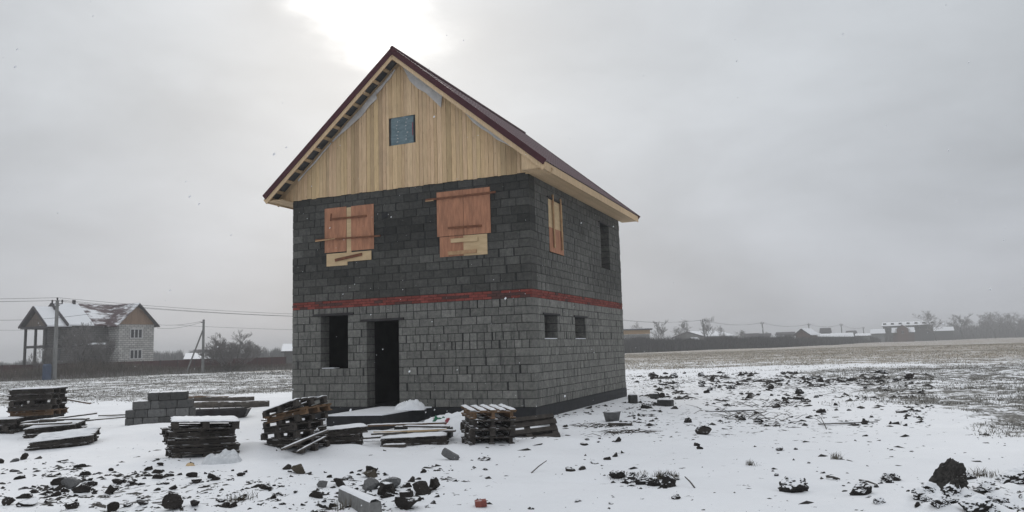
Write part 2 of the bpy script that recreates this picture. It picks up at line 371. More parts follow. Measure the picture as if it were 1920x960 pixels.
# ground sheet
angs = np.radians(np.concatenate([np.arange(-180, -48, 3.), np.arange(-48, 48, .16), np.arange(48, 180.1, 3.)]))
rad = [1.2]
while rad[-1] < 9000:
    r = rad[-1]; rad.append(r*(1.0075 if 6 < r < 60 else (1.02 if r <= 6 else 1.035)))
rad = np.array([.0]+rad)
A, RR = np.meshgrid(angs, rad); X = (RR*np.sin(A)); Y = (RR*np.cos(A)); Z = H(X, Y)
na, nr = len(angs), len(rad)
V = np.stack([X, Y, Z], -1).reshape(-1, 3); idx = np.arange(na*nr).reshape(nr, na)
Fq = np.stack([idx[:-1, :-1], idx[1:, :-1], idx[1:, 1:], idx[:-1, 1:]], -1).reshape(-1, 4)[:, ::-1]
def ground_mat():
    m, nt, b = newmat('snowy_field')
    pos = nd(nt, 'ShaderNodeNewGeometry').outputs['Position']
    va = attr(nt, 'Col'); s = nd(nt, 'ShaderNodeSeparateColor'); nt.links.new(va, s.inputs[0])
    vg, tan, _b = s.outputs[0], s.outputs[1], s.outputs[2]
    a = NOISE(nt, pos, 2.6, 8, .68, .3); bb = NOISE(nt, pos, .45, 5, .6); f = NOISE(nt, pos, 17, 5, .65)
    far = NOISE(nt, SCALEV(nt, pos, (.16, 1.0, 1)), .22, 6, .65)
    mixn = M_(nt, 'ADD', M_(nt, 'MULTIPLY', a, .42), M_(nt, 'ADD', M_(nt, 'MULTIPLY', bb, .22), M_(nt, 'ADD', M_(nt, 'MULTIPLY', f, .16), M_(nt, 'MULTIPLY', far, .20))))
    # mixn about .5 +- .1 ; grass where mixn < threshold growing with veg
    thr = M_(nt, 'ADD', .335, M_(nt, 'MULTIPLY', vg, .245))
    grass = MR(nt, M_(nt, 'SUBTRACT', thr, mixn), -.012, .035)
    soil = MIX(nt, MR(nt, f, .35, .65), (.062, .060, .055), (.215, .208, .192))
    tanc = MIX(nt, MR(nt, far, .35, .65), (.35, .30, .245), (.25, .22, .185))
    gc = MIX(nt, tan, soil, tanc)
    sp1 = NOISE(nt, SCALEV(nt, pos, (1, 1.0, 1)), 5.5, 6, .62, .5)
    sth = M_(nt, 'ADD', .30, M_(nt, 'MULTIPLY', _b, .20))
    speck = MR(nt, M_(nt, 'SUBTRACT', sth, sp1), -.004, .014)
    sc = MIX(nt, MR(nt, bb, .3, .7), SNOW, (.76, .775, .80))
    c = MIX(nt, grass, sc, gc)
    c = MIX(nt, speck, c, (.035, .031, .028))
    nt.links.new(c, b.inputs['Base Color']); b.inputs['Roughness'].default_value = .8
    bump(nt, b, M_(nt, 'ADD', f, M_(nt, 'MULTIPLY', a, 1.5)), .35, .03)
    return m
def zone(x, y):
    e = lambda cx, cy, rx, ry: np.exp(-(((x-cx)/rx)**2+((y-cy)/ry)**2))
    z = np.maximum.reduce([.62*e(-4.2, 9.6, 2.8, 1.3), .60*e(-1.9, 9.7, 1.6, 1.2), .55*e(4.9, 7.9, 1.3, .9), .85*e(11, 31, 10, 10), .45*e(5, 17, 3.5, 4), .5*e(1.5, 10.2, 1.2, .35), .40*e(3.8, 9.3, 1.5, .6), .5*e(-2, 15.3, 4, 1.2)])
    return np.clip(z, 0, 1)*(.35+1.3*fbm(x/1.6, y/1.6, 61, 3))+.10*fbm(x/2.5, y/2.5, 62, 3)
VG = veg(X, Y); ZN = np.clip(zone(X, Y), 0, 1)*(VG < .6); DD = np.hypot(X, Y)
TAN = sstep(40, 62, Y+(fbm(X/9, Y/9, 12, 3)-.5)*22)*sstep(0, 4, X)*.9+sstep(75, 90, Y)*sstep(0, -3, X)*.7
cc = np.stack([VG, np.clip(TAN, 0, 1), ZN], -1).reshape(-1, 3)
g = link(npmesh('ground', V, Fq, ground_mat(), cc, smooth=True)); tag(g, kind='structure')

# ------------------------------------------------------------------ the unfinished house
W_, D_ = 7.06, 8.27
ZP, ZB0, ZB1, ZT = .26, 2.86, 3.06, 5.912
house = empty('unfinished_house', (HC[0], HC[1], 0), HYAW, 'unfinished two-storey grey block house with boarded upper windows and maroon gable roof', 'house')
def lay(mb, backing, length, z0, n, ch, unit, openings, place, wet, header_prob=0., seed=0, ragged=.28):
    rr = random.Random(seed)
    for k in range(n):
        za, zb = z0+k*ch, z0+(k+1)*ch; zm = (za+zb)/2
        holes = sorted((a, b) for a, b, c, d in openings if c < zm < d)
        segs = []; s = 0.
        for a, b in holes: segs.append((s, a)); s = b
        segs.append((s, length))
        for (s0, s1) in segs:
            backing.append((s0+(.006 if s0 > 0 else .012), s1-(.006 if s1 < length else .012), za, zb))
        un = unit if rr.random() > header_prob else unit*.5
        pos = -(un/2 if k % 2 else 0)-rr.random()*.05
        while pos < length:
            u_ = un*(1+rr.uniform(-.04, .04))
            if rr.random() < .05: u_ *= .5
            for (s0, s1) in segs:
                a, b = max(pos, s0), min(pos+u_, s1)
                if a-s0 < .09: a = s0
                if s1-b < .09: b = s1
                if b-a < .09 or pos > s1 or pos+u_ < s0 or (pos <= s0 and pos+u_-s0 < .09): continue
                g1 = .008 if a > s0+1e-4 else 0.; g2 = .008 if b < s1-1e-4 else 0.
                if g1 and rr.random() < ragged: g1 += rr.uniform(.006, .035)
                zz = rr.uniform(.008, .012)
                place(mb, a+g1, b-g2, za+zz, zb-.004, rr, wet((a+b)/2, zm, rr))
            pos += u_
def face_block(mb, P, a, b, z0, z1, rr, c):
    """P(s,depth,z)->point. a chamfered block whose outer face looks along -depth"""
    ch = .007; dj = rr.uniform(-.004, .006)
    j = lambda: rr.uniform(-.006, .007)
    o = [P(a, ch+dj, z0), P(b, ch+dj, z0), P(b, ch+dj, z1), P(a, ch+dj, z1)]
    i = [P(a+ch+j(), dj+j(), z0+ch+j()), P(b-ch+j(), dj+j(), z0+ch+j()), P(b-ch+j(), dj+j(), z1-ch+j()), P(a+ch+j(), dj+j(), z1-ch+j())]
    k = [P(a, .38, z0), P(b, .38, z0), P(b, .38, z1), P(a, .38, z1)]
    mb.add(i+o+k, [(0,1,2,3),(4,5,1,0),(5,6,2,1),(6,7,3,2),(7,4,0,3),(8,9,5,4),(9,10,6,5),(10,11,7,6),(11,8,4,7),(11,10,9,8)], c)
def wet_front(s, z, rr):       # s from the left end
    b = .180*(1+rr.uniform(-.13, .13))
    if rr.random() < .08: b *= 1.25
    if z > ZB1:
        n = float(fbm(np.array([s/1.6]), np.array([z/.8]), 71, 3)[0])
        edge = 1-min(1., max(0., (s-.0)/.7))
        low = max(0., 1-(z-ZB1)/1.3)
        dry = .20+1.5*(n-.45)+.25*low*(1.25-s/9)+.15*edge
        if z > 5.5: dry += .06
        dry = min(1., max(.0, dry))
        b = b*(.18+.50*dry)*rr.uniform(.82, 1.18)
    else:
        n = float(fbm(np.array([s/1.0]), np.array([z/.7]), 72, 3)[0])
        b *= .95-.7*max(0, n-.57)
    return (b*1.01, b, b*.93)
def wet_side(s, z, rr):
    b = .205*(1+rr.uniform(-.13, .13))  # base tone lighter than the front: brighter sky on this side painted in
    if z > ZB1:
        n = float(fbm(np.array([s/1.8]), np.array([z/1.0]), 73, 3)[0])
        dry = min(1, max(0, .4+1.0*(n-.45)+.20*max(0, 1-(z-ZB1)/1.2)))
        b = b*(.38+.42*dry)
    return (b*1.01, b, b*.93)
def wall(name, length, P, openings, wet, unit, seed, hp, lower_open, upper_open):
    mb = MB(); back = []
    pl = lambda m_, a, b, z0, z1, rr, c: face_block(m_, P, a, b, z0, z1, rr, c)
    lay(mb, back, length, ZP, 13, .2, unit, openings, pl, wet, hp, seed)
    lay(mb, back, length, ZB1, 14, (ZT-ZB1)/14, unit, openings, pl, wet, hp, seed+1)
    o = mb.build(name, 'block', house)
    # split the backing into mortar child
    m2 = MB()
    for (s0, s1, z0, z1) in back:
        v = [P(s, d, z) for z in (z0, z1) for d in (.013, .372) for s in (s0, s1)]
        m2.add([v[0], v[1], v[3], v[2], v[4], v[5], v[7], v[6]], [(0,3,2,1),(4,5,6,7),(0,1,5,4),(1,2,6,5),(2,3,7,6),(3,0,4,7)])
    m2.build('mortar_bed', 'mortar', o)
    return o
Pf = lambda s, d, z: (-W_+s, d, z)               # s from left end to corner
Ps = lambda s, d, z: (-d, s, z)                  # right-hand wall, s from the front corner into depth
Pl = lambda s, d, z: (-W_+d, D_-s, z)
Pb = lambda s, d, z: (-s, D_-d, z)
fo = [(W_-6.12, W_-5.25, 1.26, 2.66), (W_-4.67, W_-3.70, ZP-.1, 2.46)]
so_ = [(.78, 1.75, 1.86, 2.46), (3.16, 4.12, 1.86, 2.46), (6.0, 6.98, 4.07, 5.49), (1.33, 2.46, 4.07, 5.49)]
# the side wall starts behind the front wall's thickness in plan, so its length is reduced at both ends by the corner blocks
fw = wall('front_wall', W_, Pf, fo, wet_front, .4, 11, 0.10, 0, 0)
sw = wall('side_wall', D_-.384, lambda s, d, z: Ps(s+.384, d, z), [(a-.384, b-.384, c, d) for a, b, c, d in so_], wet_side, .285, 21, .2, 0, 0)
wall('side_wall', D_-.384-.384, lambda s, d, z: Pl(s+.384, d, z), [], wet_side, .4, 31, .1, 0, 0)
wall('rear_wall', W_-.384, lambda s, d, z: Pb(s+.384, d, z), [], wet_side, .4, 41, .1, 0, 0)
# brick band
mb = MB(); rr = random.Random(5)
for (P, ln) in ((Pf, W_), (lambda s, d, z: Ps(s+.384, d, z), D_-.384), (lambda s, d, z: Pl(s+.384, d, z), D_-.768), (lambda s, d, z: Pb(s+.384, d, z), W_-.384)):
    for k in range(3):
        p = -.12*(k % 2); z0 = ZB0+k*.0667
        while p < ln:
            a, b = max(p, 0), min(p+.25, ln)
            if b-a > .03:
                q = rr.uniform(.7, 1.2); c = (.235*q, .060*q, .048*q) if rr.random() > .12 else (.10, .05, .045)
                face_block(mb, P, a+(.005 if a > 0 else 0), b-(.005 if b < ln else 0), z0+.004, z0+.063, rr, c)
            p += .25
bb_ = mb.build('brick_band', 'brick', house)
m2 = MB(); e = .016; m2.box((-W_+e, e, ZB0+.001), (-e, D_-e, ZB1-.001)); m2.build('mortar_bed', 'mortar', bb_)
# plinth and slabs
pl_ = MB(); pl_.box((-W_-.012, -.012, -.5), (.012, D_+.012, ZP-.002)); pl_.build('plinth', 'plinth', house)
sl_ = MB(); sl_.box((-W_+.39, .39, ZP-.001), (-.39, D_-.39, ZP+.03)); sl_.box((-W_+.37, .37, ZB0+.0), (-.37, D_-.37, ZB0+.19)); sl_.build('floor_slab', 'plinth', house)
m = MB()  # added black linings and partitions that keep the openings dark
for (za, zb) in ((ZP+.031, ZB0-.001), (ZB0+.191, ZT-.03)):
    for (x0, y0, x1, y1) in ((-W_+.385, D_-.40, -.385, D_-.385), (-W_+.385, .40, -W_+.40, D_-.41)): m.box((x0, y0, za), (x1, y1, zb))
    m.box((-3.3, .41, za), (-3.2, D_-.41, zb)); m.box((-W_+.41, 2.6, za), (-3.31, 2.7, zb)); m.box((-3.19, 4.6, za), (-.385, 4.7, zb)); m.box((-5.0, .41, za), (-4.92, 2.59, zb))
m.box((-W_+.39, .39, ZB0-.012), (-.39, D_-.39, ZB0-.002)); m.box((-W_+.37, .37, ZT-.025), (-.37, D_-.37, ZT+.03))
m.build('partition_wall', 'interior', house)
for a, b, z in ((W_-6.3, W_-5.06, 2.665), (W_-4.82, W_-3.54, 2.465)):
    m = MB(); m.beam((-W_+a, -.012, z+.025), (-W_+b, -.012, z+.03), .07, .055); m.build('lintel', 'steel', house)
for a, b, z in ((.68, 1.88, 2.47), (3.06, 4.22, 2.47), (5.85, 7.12, 5.495), (1.25, 2.55, 5.495)):
    m = MB(); m.beam((.008, a, z+.02), (.008, b, z+.02), .05, .04); m.build('lintel', 'steel', house)
# snow lying on sills
for a, b, z in ((.8, 1.7, 1.868), (3.2, 4.1, 1.868)):
    m = MB(); m.box((-.30, a, z), (-.01, b, z+.018)); m.build('sill_snow', 'snow', house)
m = MB(); m.box((-6.10, .02, 1.268), (-5.7, .25, 1.285)); m.build('sill_snow', 'snow', house)
# hole in the front wall, its shade put on as a dark plate
m = MB(); m.box((-4.17, -.014, 5.15), (-3.99, .01, 5.29)); m.build('wall_socket', 'plinth', house)

# boarded windows on the upper floor
def shutter(label, boards, battens, side=False):
    root = bpy.data.objects.new('boarded_window', None); col.objects.link(root); root.parent = house; root['label'] = label
    lay_ = 0
    for (a0, a1, z0, z1, mt, off) in boards:
        m = MB(); y = -.012-off
        q = random.uniform(-.006, .006)
        vs = [(-a0, y, z0), (-a1, y, z0+q), (-a1, y, z1+q), (-a0, y, z1)]
        vs += [(x, yy+.010, z) for x, yy, z in vs]
        m.add([(x, yy, z) if not side else (-yy, -x, z) for x, yy, z in vs], [(0,1,2,3),(7,6,5,4),(0,4,5,1),(1,5,6,2),(2,6,7,3),(3,7,4,0)])
        m.build('plywood_panel', mt, root)
    for (p, q, w, mt, off) in battens:
        m = MB(); n = 7
        f = (lambda a, z, o: (-a, -o, z)) if not side else (lambda a, z, o: (o, a, z))
        p_ = Vector(f(p[0], p[1], off)); q_ = Vector(f(q[0], q[1], off))
        m.beam(p_, q_, w, .028, up=((0, -1, 0) if not side else (1, 0, 0)))
        m.build('batten', mt, root)
    return root
shutter('left boarded window: two red plywood sheets split by a pale strip', [
    (5.97, 5.27, 4.36, 5.57, 'ply', .014), (5.12, 4.41, 4.36, 5.56, 'ply', .014), (5.27, 5.12, 4.30, 5.54, 'osb', .0),
    (5.92, 5.25, 3.99, 4.33, 'osb', .0), (5.25, 4.50, 4.08, 4.32, 'osb', .001)],
    [((5.76, 5.26), (4.62, 5.25), .05, 'bat_dark', .05), ((5.77, 5.22), (5.75, 5.42), .02, 'bat_dark', .04), ((6.25, 4.73), (4.19, 4.68), .04, 'bat_dark', .055), ((6.25, 4.70), (5.6, 4.72), .03, 'bat_pale', .06),
     ((5.63, 4.14), (4.78, 4.24), .075, 'bat_dark', .03)])
shutter('right boarded window: larger red plywood pair with pale patch below', [
    (2.52, 1.775, 4.51, 5.655, 'ply', .014), (1.765, 1.03, 4.50, 5.65, 'ply', .014), (2.46, 1.79, 3.99, 4.50, 'ply', .0), (1.79, 1.14, 3.98, 4.49, 'osb', .001)],
    [((2.83, 5.49), (.86, 5.49), .045, 'bat_dark', .05), ((2.83, 5.46), (2.6, 5.46), .025, 'bat_pale', .05), ((2.2, 4.71), (1.27, 4.69), .05, 'bat_dark', .045), ((2.13, 4.38), (1.38, 4.37), .10, 'osb', .035), ((2.22, 4.07), (1.43, 4.07), .09, 'bat_pale', .03)])
shutter('narrow boarded opening in the side wall, pale board over red board', [
    (1.36, 2.44, 4.72, 5.48, 'osb', -.02), (1.36, 2.44, 4.10, 4.74, 'ply', -.015)],
    [((1.66, 4.22), (1.62, 5.62), .07, 'bat_pale', .03), ((2.28, 4.22), (2.22, 5.60), .07, 'bat_pale', .03)], side=True)

# gable boarding, roof
XC = -W_/2; TH = (9.513-6.044)/(W_/2+.59); OV, OS = .456, .59
zr = lambda x, drop=0.: 9.513-drop-abs(x-XC)*TH            # roof surface height
mb = MB(); rr = random.Random(9); x = -W_-OS+.03
while x < OS-.03:
    w = rr.uniform(.085, .15); x1 = min(x+w, OS-.03); q = rr.uniform(.88, 1.07)
    if rr.random() < .13: q *= .76
    c = (q, q*rr.uniform(.96, 1.0), q*rr.uniform(.9, 1.0)); dy = rr.uniform(-.006, .006)
    zb = 5.895+rr.uniform(-.012, .008)
    if x < -W_-.0 or x1 > 0: zb = 5.86
    pts = [(x+.003, zb), (x1-.004, zb), (x1-.004, zr(x1, .30))]
    if x < XC < x1: pts.append((XC, zr(XC, .30)))
    pts.append((x+.002, zr(x, .30)))
    if zr(x, .30) > zb+.01 and zr(x1, .30) > zb+.01:
        holes = (-3.84 < x1-.03 and x+.03 < -3.17)
        if holes:
            mb.prism([(x+.002, zb), (x1-.002, zb), (x1-.002, 7.05), (x+.002, 7.05)], .022, c, Matrix.Translation((0, -.03+dy, 0)))
            mb.prism([(x+.002, 7.80), (x1-.002, 7.80)]+pts[2:], .022, c, Matrix.Translation((0, -.03+dy, 0)))
        else: mb.prism(pts, .022, c, Matrix.Translation((0, -.03+dy, 0)))
    x = x1
mb.build('gable_boarding', 'pine', house)
m = MB(); m.prism([(-W_+.1, 5.92), (-.1, 5.92), (XC, 8.9)], .02, M=Matrix.Translation((0, .03, 0))); m.build('gable_backing', 'felt', house)
m = MB(); m.prism([(-W_, 5.9), (0, 5.9), (XC, 8.9)], .03, M=Matrix.Translation((0, D_-.03, 0))); m.build('gable_backing', 'pine', house)
# attic opening covered in blue film with a crease pattern
m = MB(); n = 8; vs = []; fs = []
for i in range(n+1):
    for j in range(n+1): vs.append((-3.85+.68*i/n, -.012-.012*math.sin(i*1.7+j*.6)*math.sin(j*.9), 7.045+.76*j/n))
for i in range(n):
    for j in range(n): a = i*(n+1)+j; fs.append((a, a+n+1, a+n+2, a+1))
m.add(vs, fs)
aw = m.build('attic_window_film', 'blue', house, smooth=True)
m = MB()
for k in range(14):
    xx = -3.70+rr.uniform(0, .05)+.28*(k % 2); zz = 7.12+.045*k
    m.box((xx, -.031, zz), (xx+rr.uniform(.02, .05), -.029, zz+.022))
m.build('film_print', 'film', aw)
m = MB(); m.box((-3.20, -.030, 7.25), (-3.18, -.028, 7.6)); m.build('film_print', 'pinkp', aw)
# roof slopes in wavy metal tile
def slope(sign):
    lx = W_/2+OS; n1, n2 = 96, 300
    t = np.linspace(0, 1, n1); yy = np.linspace(-OV, D_+OV, n2); T, Yg = np.meshgrid(t, yy, indexing='ij')
    d = T*lx*math.sqrt(1+TH*TH); step = ((d/.35) % 1.0)
    wv = .012*np.cos(Yg*2*math.pi/.183)+.020*step-.012
    nx, nz = TH/math.sqrt(1+TH*TH)*sign, 1/math.sqrt(1+TH*TH)
    Xg = XC+sign*T*lx+nx*wv; Zg = 9.513-T*lx*TH+nz*wv
    V = np.stack([Xg, Yg, Zg], -1).reshape(-1, 3); I = np.arange(n1*n2).reshape(n1, n2)
    F = np.stack([I[:-1, :-1], I[1:, :-1], I[1:, 1:], I[:-1, 1:]], -1).reshape(-1, 4)
    if sign < 0: F = F[:, ::-1]
    return link(npmesh('roof_slope', V, F, 'tile'), parent=house)
slope(1); slope(-1)
for s in (1, -1):
    ex = XC+s*(W_/2+OS)
    # underlay and battens seen from below
    m = MB(); m.prism([(XC, 9.513-.05), (ex-s*.03, zr(ex-s*.03, .05)), (ex-s*.03, zr(ex-s*.03, .062)), (XC, 9.513-.062)][::(1 if s > 0 else -1)], D_+2*OV-.06, M=Matrix.Translation((0, -OV+.03, 0)))
    m.build('underlay', 'felt', house)
    for k in range(13):
        t = .02+k/12.7; bx = XC+s*t*(W_/2+OS-.1)
        m = MB(); c = random.uniform(.75, 1.0); m.beam((bx, -OV+.05, zr(bx, .085)), (bx, .05, zr(bx, .085)), .09 if k else .16, .04, (c, c, c), up=(s*TH, 0, 1)); m.build('roof_batten', 'pine', house)
    # verge: timber barge board with maroon metal verge on top
    m = MB(); m.beam((XC, -OV+.012, 9.513-.185), (ex, -OV+.012, zr(ex, .185)), .024, .15, (.95, .95, .95)); m.build('barge_board', 'pine', house)
    m = MB(); m.beam((XC-s*.01, -OV-.014, 9.513-.055), (ex+s*.02, -OV-.014, zr(ex, .06)), .02, .15); m.beam((XC, -OV+.04, 9.513+.035), (ex, -OV+.04, zr(ex, -.03)), .11, .012, up=(s*TH, 0, 1)); m.build('verge_trim', 'maroon', house)
    m = MB(); m.beam((XC, D_+OV, 9.513-.09), (ex, D_+OV, zr(ex, .09)), .03, .19); m.build('verge_trim', 'maroon', house)
    # rafters against the gable
    m = MB(); m.beam((XC, .05, 9.513-.19), (ex, .05, zr(ex, .19)), .05, .15, (.8, .8, .8)); m.build('rafter', 'pine', house)
    # fascia and soffit
    m = MB(); 
    for k in range(4):
        y0 = -OV+.03+k*(D_+2*OV-.06)/4; y1 = y0+(D_+2*OV-.06)/4-.006; q = random.uniform(.85, 1.05)
        m.box((min(ex-s*.035, ex-s*.01), y0, 5.83), (max(ex-s*.035, ex-s*.01), y1, 6.02), (q, q, q))
    m.build('fascia', 'pine', house)
    m = MB(); xa, xb = (0.004, ex-.037) if s > 0 else (ex+.037, -W_-.004); nb = 6
    for k in range(nb):
        q = random.uniform(.75, 1.0); a = xa+(xb-xa)*k/nb; b = xa+(xb-xa)*(k+1)/nb-.004
        m.box((a, -OV+.035, 5.862), (b, D_+OV-.03, 5.884), (q, q, q))
    m.build('soffit', 'pine', house)
    # front closure of the eaves box
    m = MB(); xa, xb = sorted((0.004 if s > 0 else -W_-.004, ex-s*.04)); q = .97
    m.prism([(xa, 5.885), (xb, 5.885), (xb, zr(xb, .26)+.0), (xa, zr(xa, .26))], .02, (q, q, q), Matrix.Translation((0, -OV+.034, 0))); 
    if s > 0: m.build('eaves_closure', 'pine', house)
m = MB(); m.tube([(XC, -OV, 9.53), (XC, D_+OV, 9.53)], .06, 10); m.build('ridge_cap', 'maroon', house)
# loose vapour film along the verges
def film(pts_out, pts_in, y=-.05):
    m = MB(); n = len(pts_out); vs = []
    for i, (a, b) in enumerate(zip(pts_out, pts_in)):
        vs.append((a[0], y-.02-.01*math.sin(i*2), a[1])); vs.append(((a[0]+b[0])/2, y-.03-.012*math.sin(i*1.3), (a[1]+b[1])/2)); vs.append((b[0], y-.005-.015*(i % 2), b[1]))
    fs = []
    for i in range(n-1):
        for k in range(2): fs.append((3*i+k, 3*i+3+k, 3*i+4+k, 3*i+1+k))
    m.add(vs, fs); return m.build('vapour_film', 'film', house, smooth=True)
def along(s, t0, t1, widths, drop=.27):
    n = len(widths); o = []; i_ = []
    for k, w in enumerate(widths):
        t = t0+(t1-t0)*k/(n-1); xx = XC+s*t; z = zr(xx, drop); o.append((xx, z)); i_.append((xx-s*.12*w, z-w))
    return film(o, i_)
along(-1, .75, 2.15, [.22, .19, .22, .18, .13, .08, .04])
along(1, .10, 1.25, [.05, .26, .30, .26, .30, .34])
along(1, 1.9, 3.2, [.04, .12, .13, .10, .12, .06, .03])
along(-1, .15, .75, [.02, .10, .08, .12, .10])
along(-1, 2.2, 3.3, [.03, .05, .06, .04, .05])
# porch slab
pz = .27
pp = [gp0(612, 779, pz), gp0(717, 777.5, pz), gp0(797, 764, pz)]
def tohouse(p):
    q = Matrix.Rotation(-HYAW, 4, 'Z') @ Vector((p[0]-HC[0], p[1]-HC[1], p[2])); return q
pl3 = [tohouse(p) for p in pp]
poly = [(pl3[0].x, pl3[0].y), (pl3[1].x, pl3[1].y), (pl3[2].x, pl3[2].y), (pl3[2].x+.1, -.014), (pl3[0].x-.1, -.014)]
def slab(mb, poly, z0, z1):
    n = len(poly); mb.add([(x, y, z0) for x, y in poly]+[(x, y, z1) for x, y in poly], [tuple(range(n-1, -1, -1)), tuple(range(n, 2*n))]+[(i, (i+1) % n, (i+1) % n+n, i+n) for i in range(n)])
m = MB(); slab(m, poly, -.3, pz-.02); porch = m.build('porch_slab', 'plinth', house)
m = MB(); cx_ = sum(p[0] for p in poly)/5; cy_ = sum(p[1] for p in poly)/5
slab(m, [(cx_+(x-cx_)*1.01, cy_+(y-cy_)*1.01 if y < -.1 else y) for x, y in poly], pz-.018, pz+.012)
m.build('snow_layer', 'snow', porch)

# ------------------------------------------------------------------ rocks and clods
def rock_mesh(name, seed, mat, sub=3, ang=.35, flat=1.0, taper=0., lean=0., cut=.22):
    """lumpy broken rock: convex hull-ish icosphere pushed by planes and noise"""
    import bmesh
    rr = random.Random(seed); bm = bmesh.new(); bmesh.ops.create_icosphere(bm, subdivisions=sub+1, radius=1)
    planes = [(Vector((rr.gauss(0, 1), rr.gauss(0, 1), rr.gauss(0, .8))).normalized(), rr.uniform(cut, max(.72, cut+.3))) for _ in range(9)]
    off = Vector((rr.random()*50, rr.random()*50, 0))
    from mathutils import noise as mn
    for v in bm.verts:
        for n_, d in planes:
            k = v.co.dot(n_)
            if k > d: v.co -= n_*(k-d)*.97
        v.co *= 1+ang*.30*mn.noise(v.co*1.6+off)+ang*.15*mn.noise(v.co*4.5+off)+ang*.10*mn.noise(v.co*11+off)
        v.co.z *= flat
    if taper:
        for v in bm.verts: t = (v.co.z+1)/2; k = 1-taper*t; v.co = Vector((v.co.x*k+lean*t, v.co.y*k, v.co.z))
    ex = [max(abs(v.co[i]) for v in bm.verts) for i in range(3)]
    for v in bm.verts: v.co = Vector((v.co[0]/ex[0], v.co[1]/ex[1], v.co[2]/ex[2]))*.9
    me = bpy.data.meshes.new(name); bm.to_mesh(me); bm.free(); me.materials.append(MT[mat])
    return me
clods = [rock_mesh('soil_clod', i, 'clod', 2 if i > 3 else 3, .7, random.uniform(.75, 1)) for i in range(10)]
clods_s = [rock_mesh('soil_clod', 50+i, 'clod_snow', 3, .9, .8, cut=.55) for i in range(6)]
clods_p = [rock_mesh('soil_clod', 70+i, 'clod_pillow', 3, .9, .8, cut=.6) for i in range(5)]
def place_rock(me, px, py, wpx, hpx=None, name='soil_clod', label=None, cat='clod', group=None, sink=.35, yaw=None, deep=None):
    """rock whose base shows at (px,py), wpx wide and hpx tall in photo pixels"""
    p = gp(px, py); dist = p.y; w = wpx/FPX*dist; h = (hpx or wpx*.55)/FPX*dist
    o = link(me, name); sx = w/2/.85; sz = h/(1+1-2*sink)/.85*1.1
    sy = deep if deep else sx*random.uniform(.6, 1.0)
    o.scale = (sx, sy, sz); o.rotation_euler = (random.uniform(-.2, .2), random.uniform(-.2, .2), random.uniform(-.5, .5) if yaw is None else yaw)
    yy = p.y+sy*.6; xx = p.x*yy/p.y
    o.location = (xx, yy, Hs(xx, yy)+sz*.85*(1-2*sink))
    return tag(o, label, cat, group)
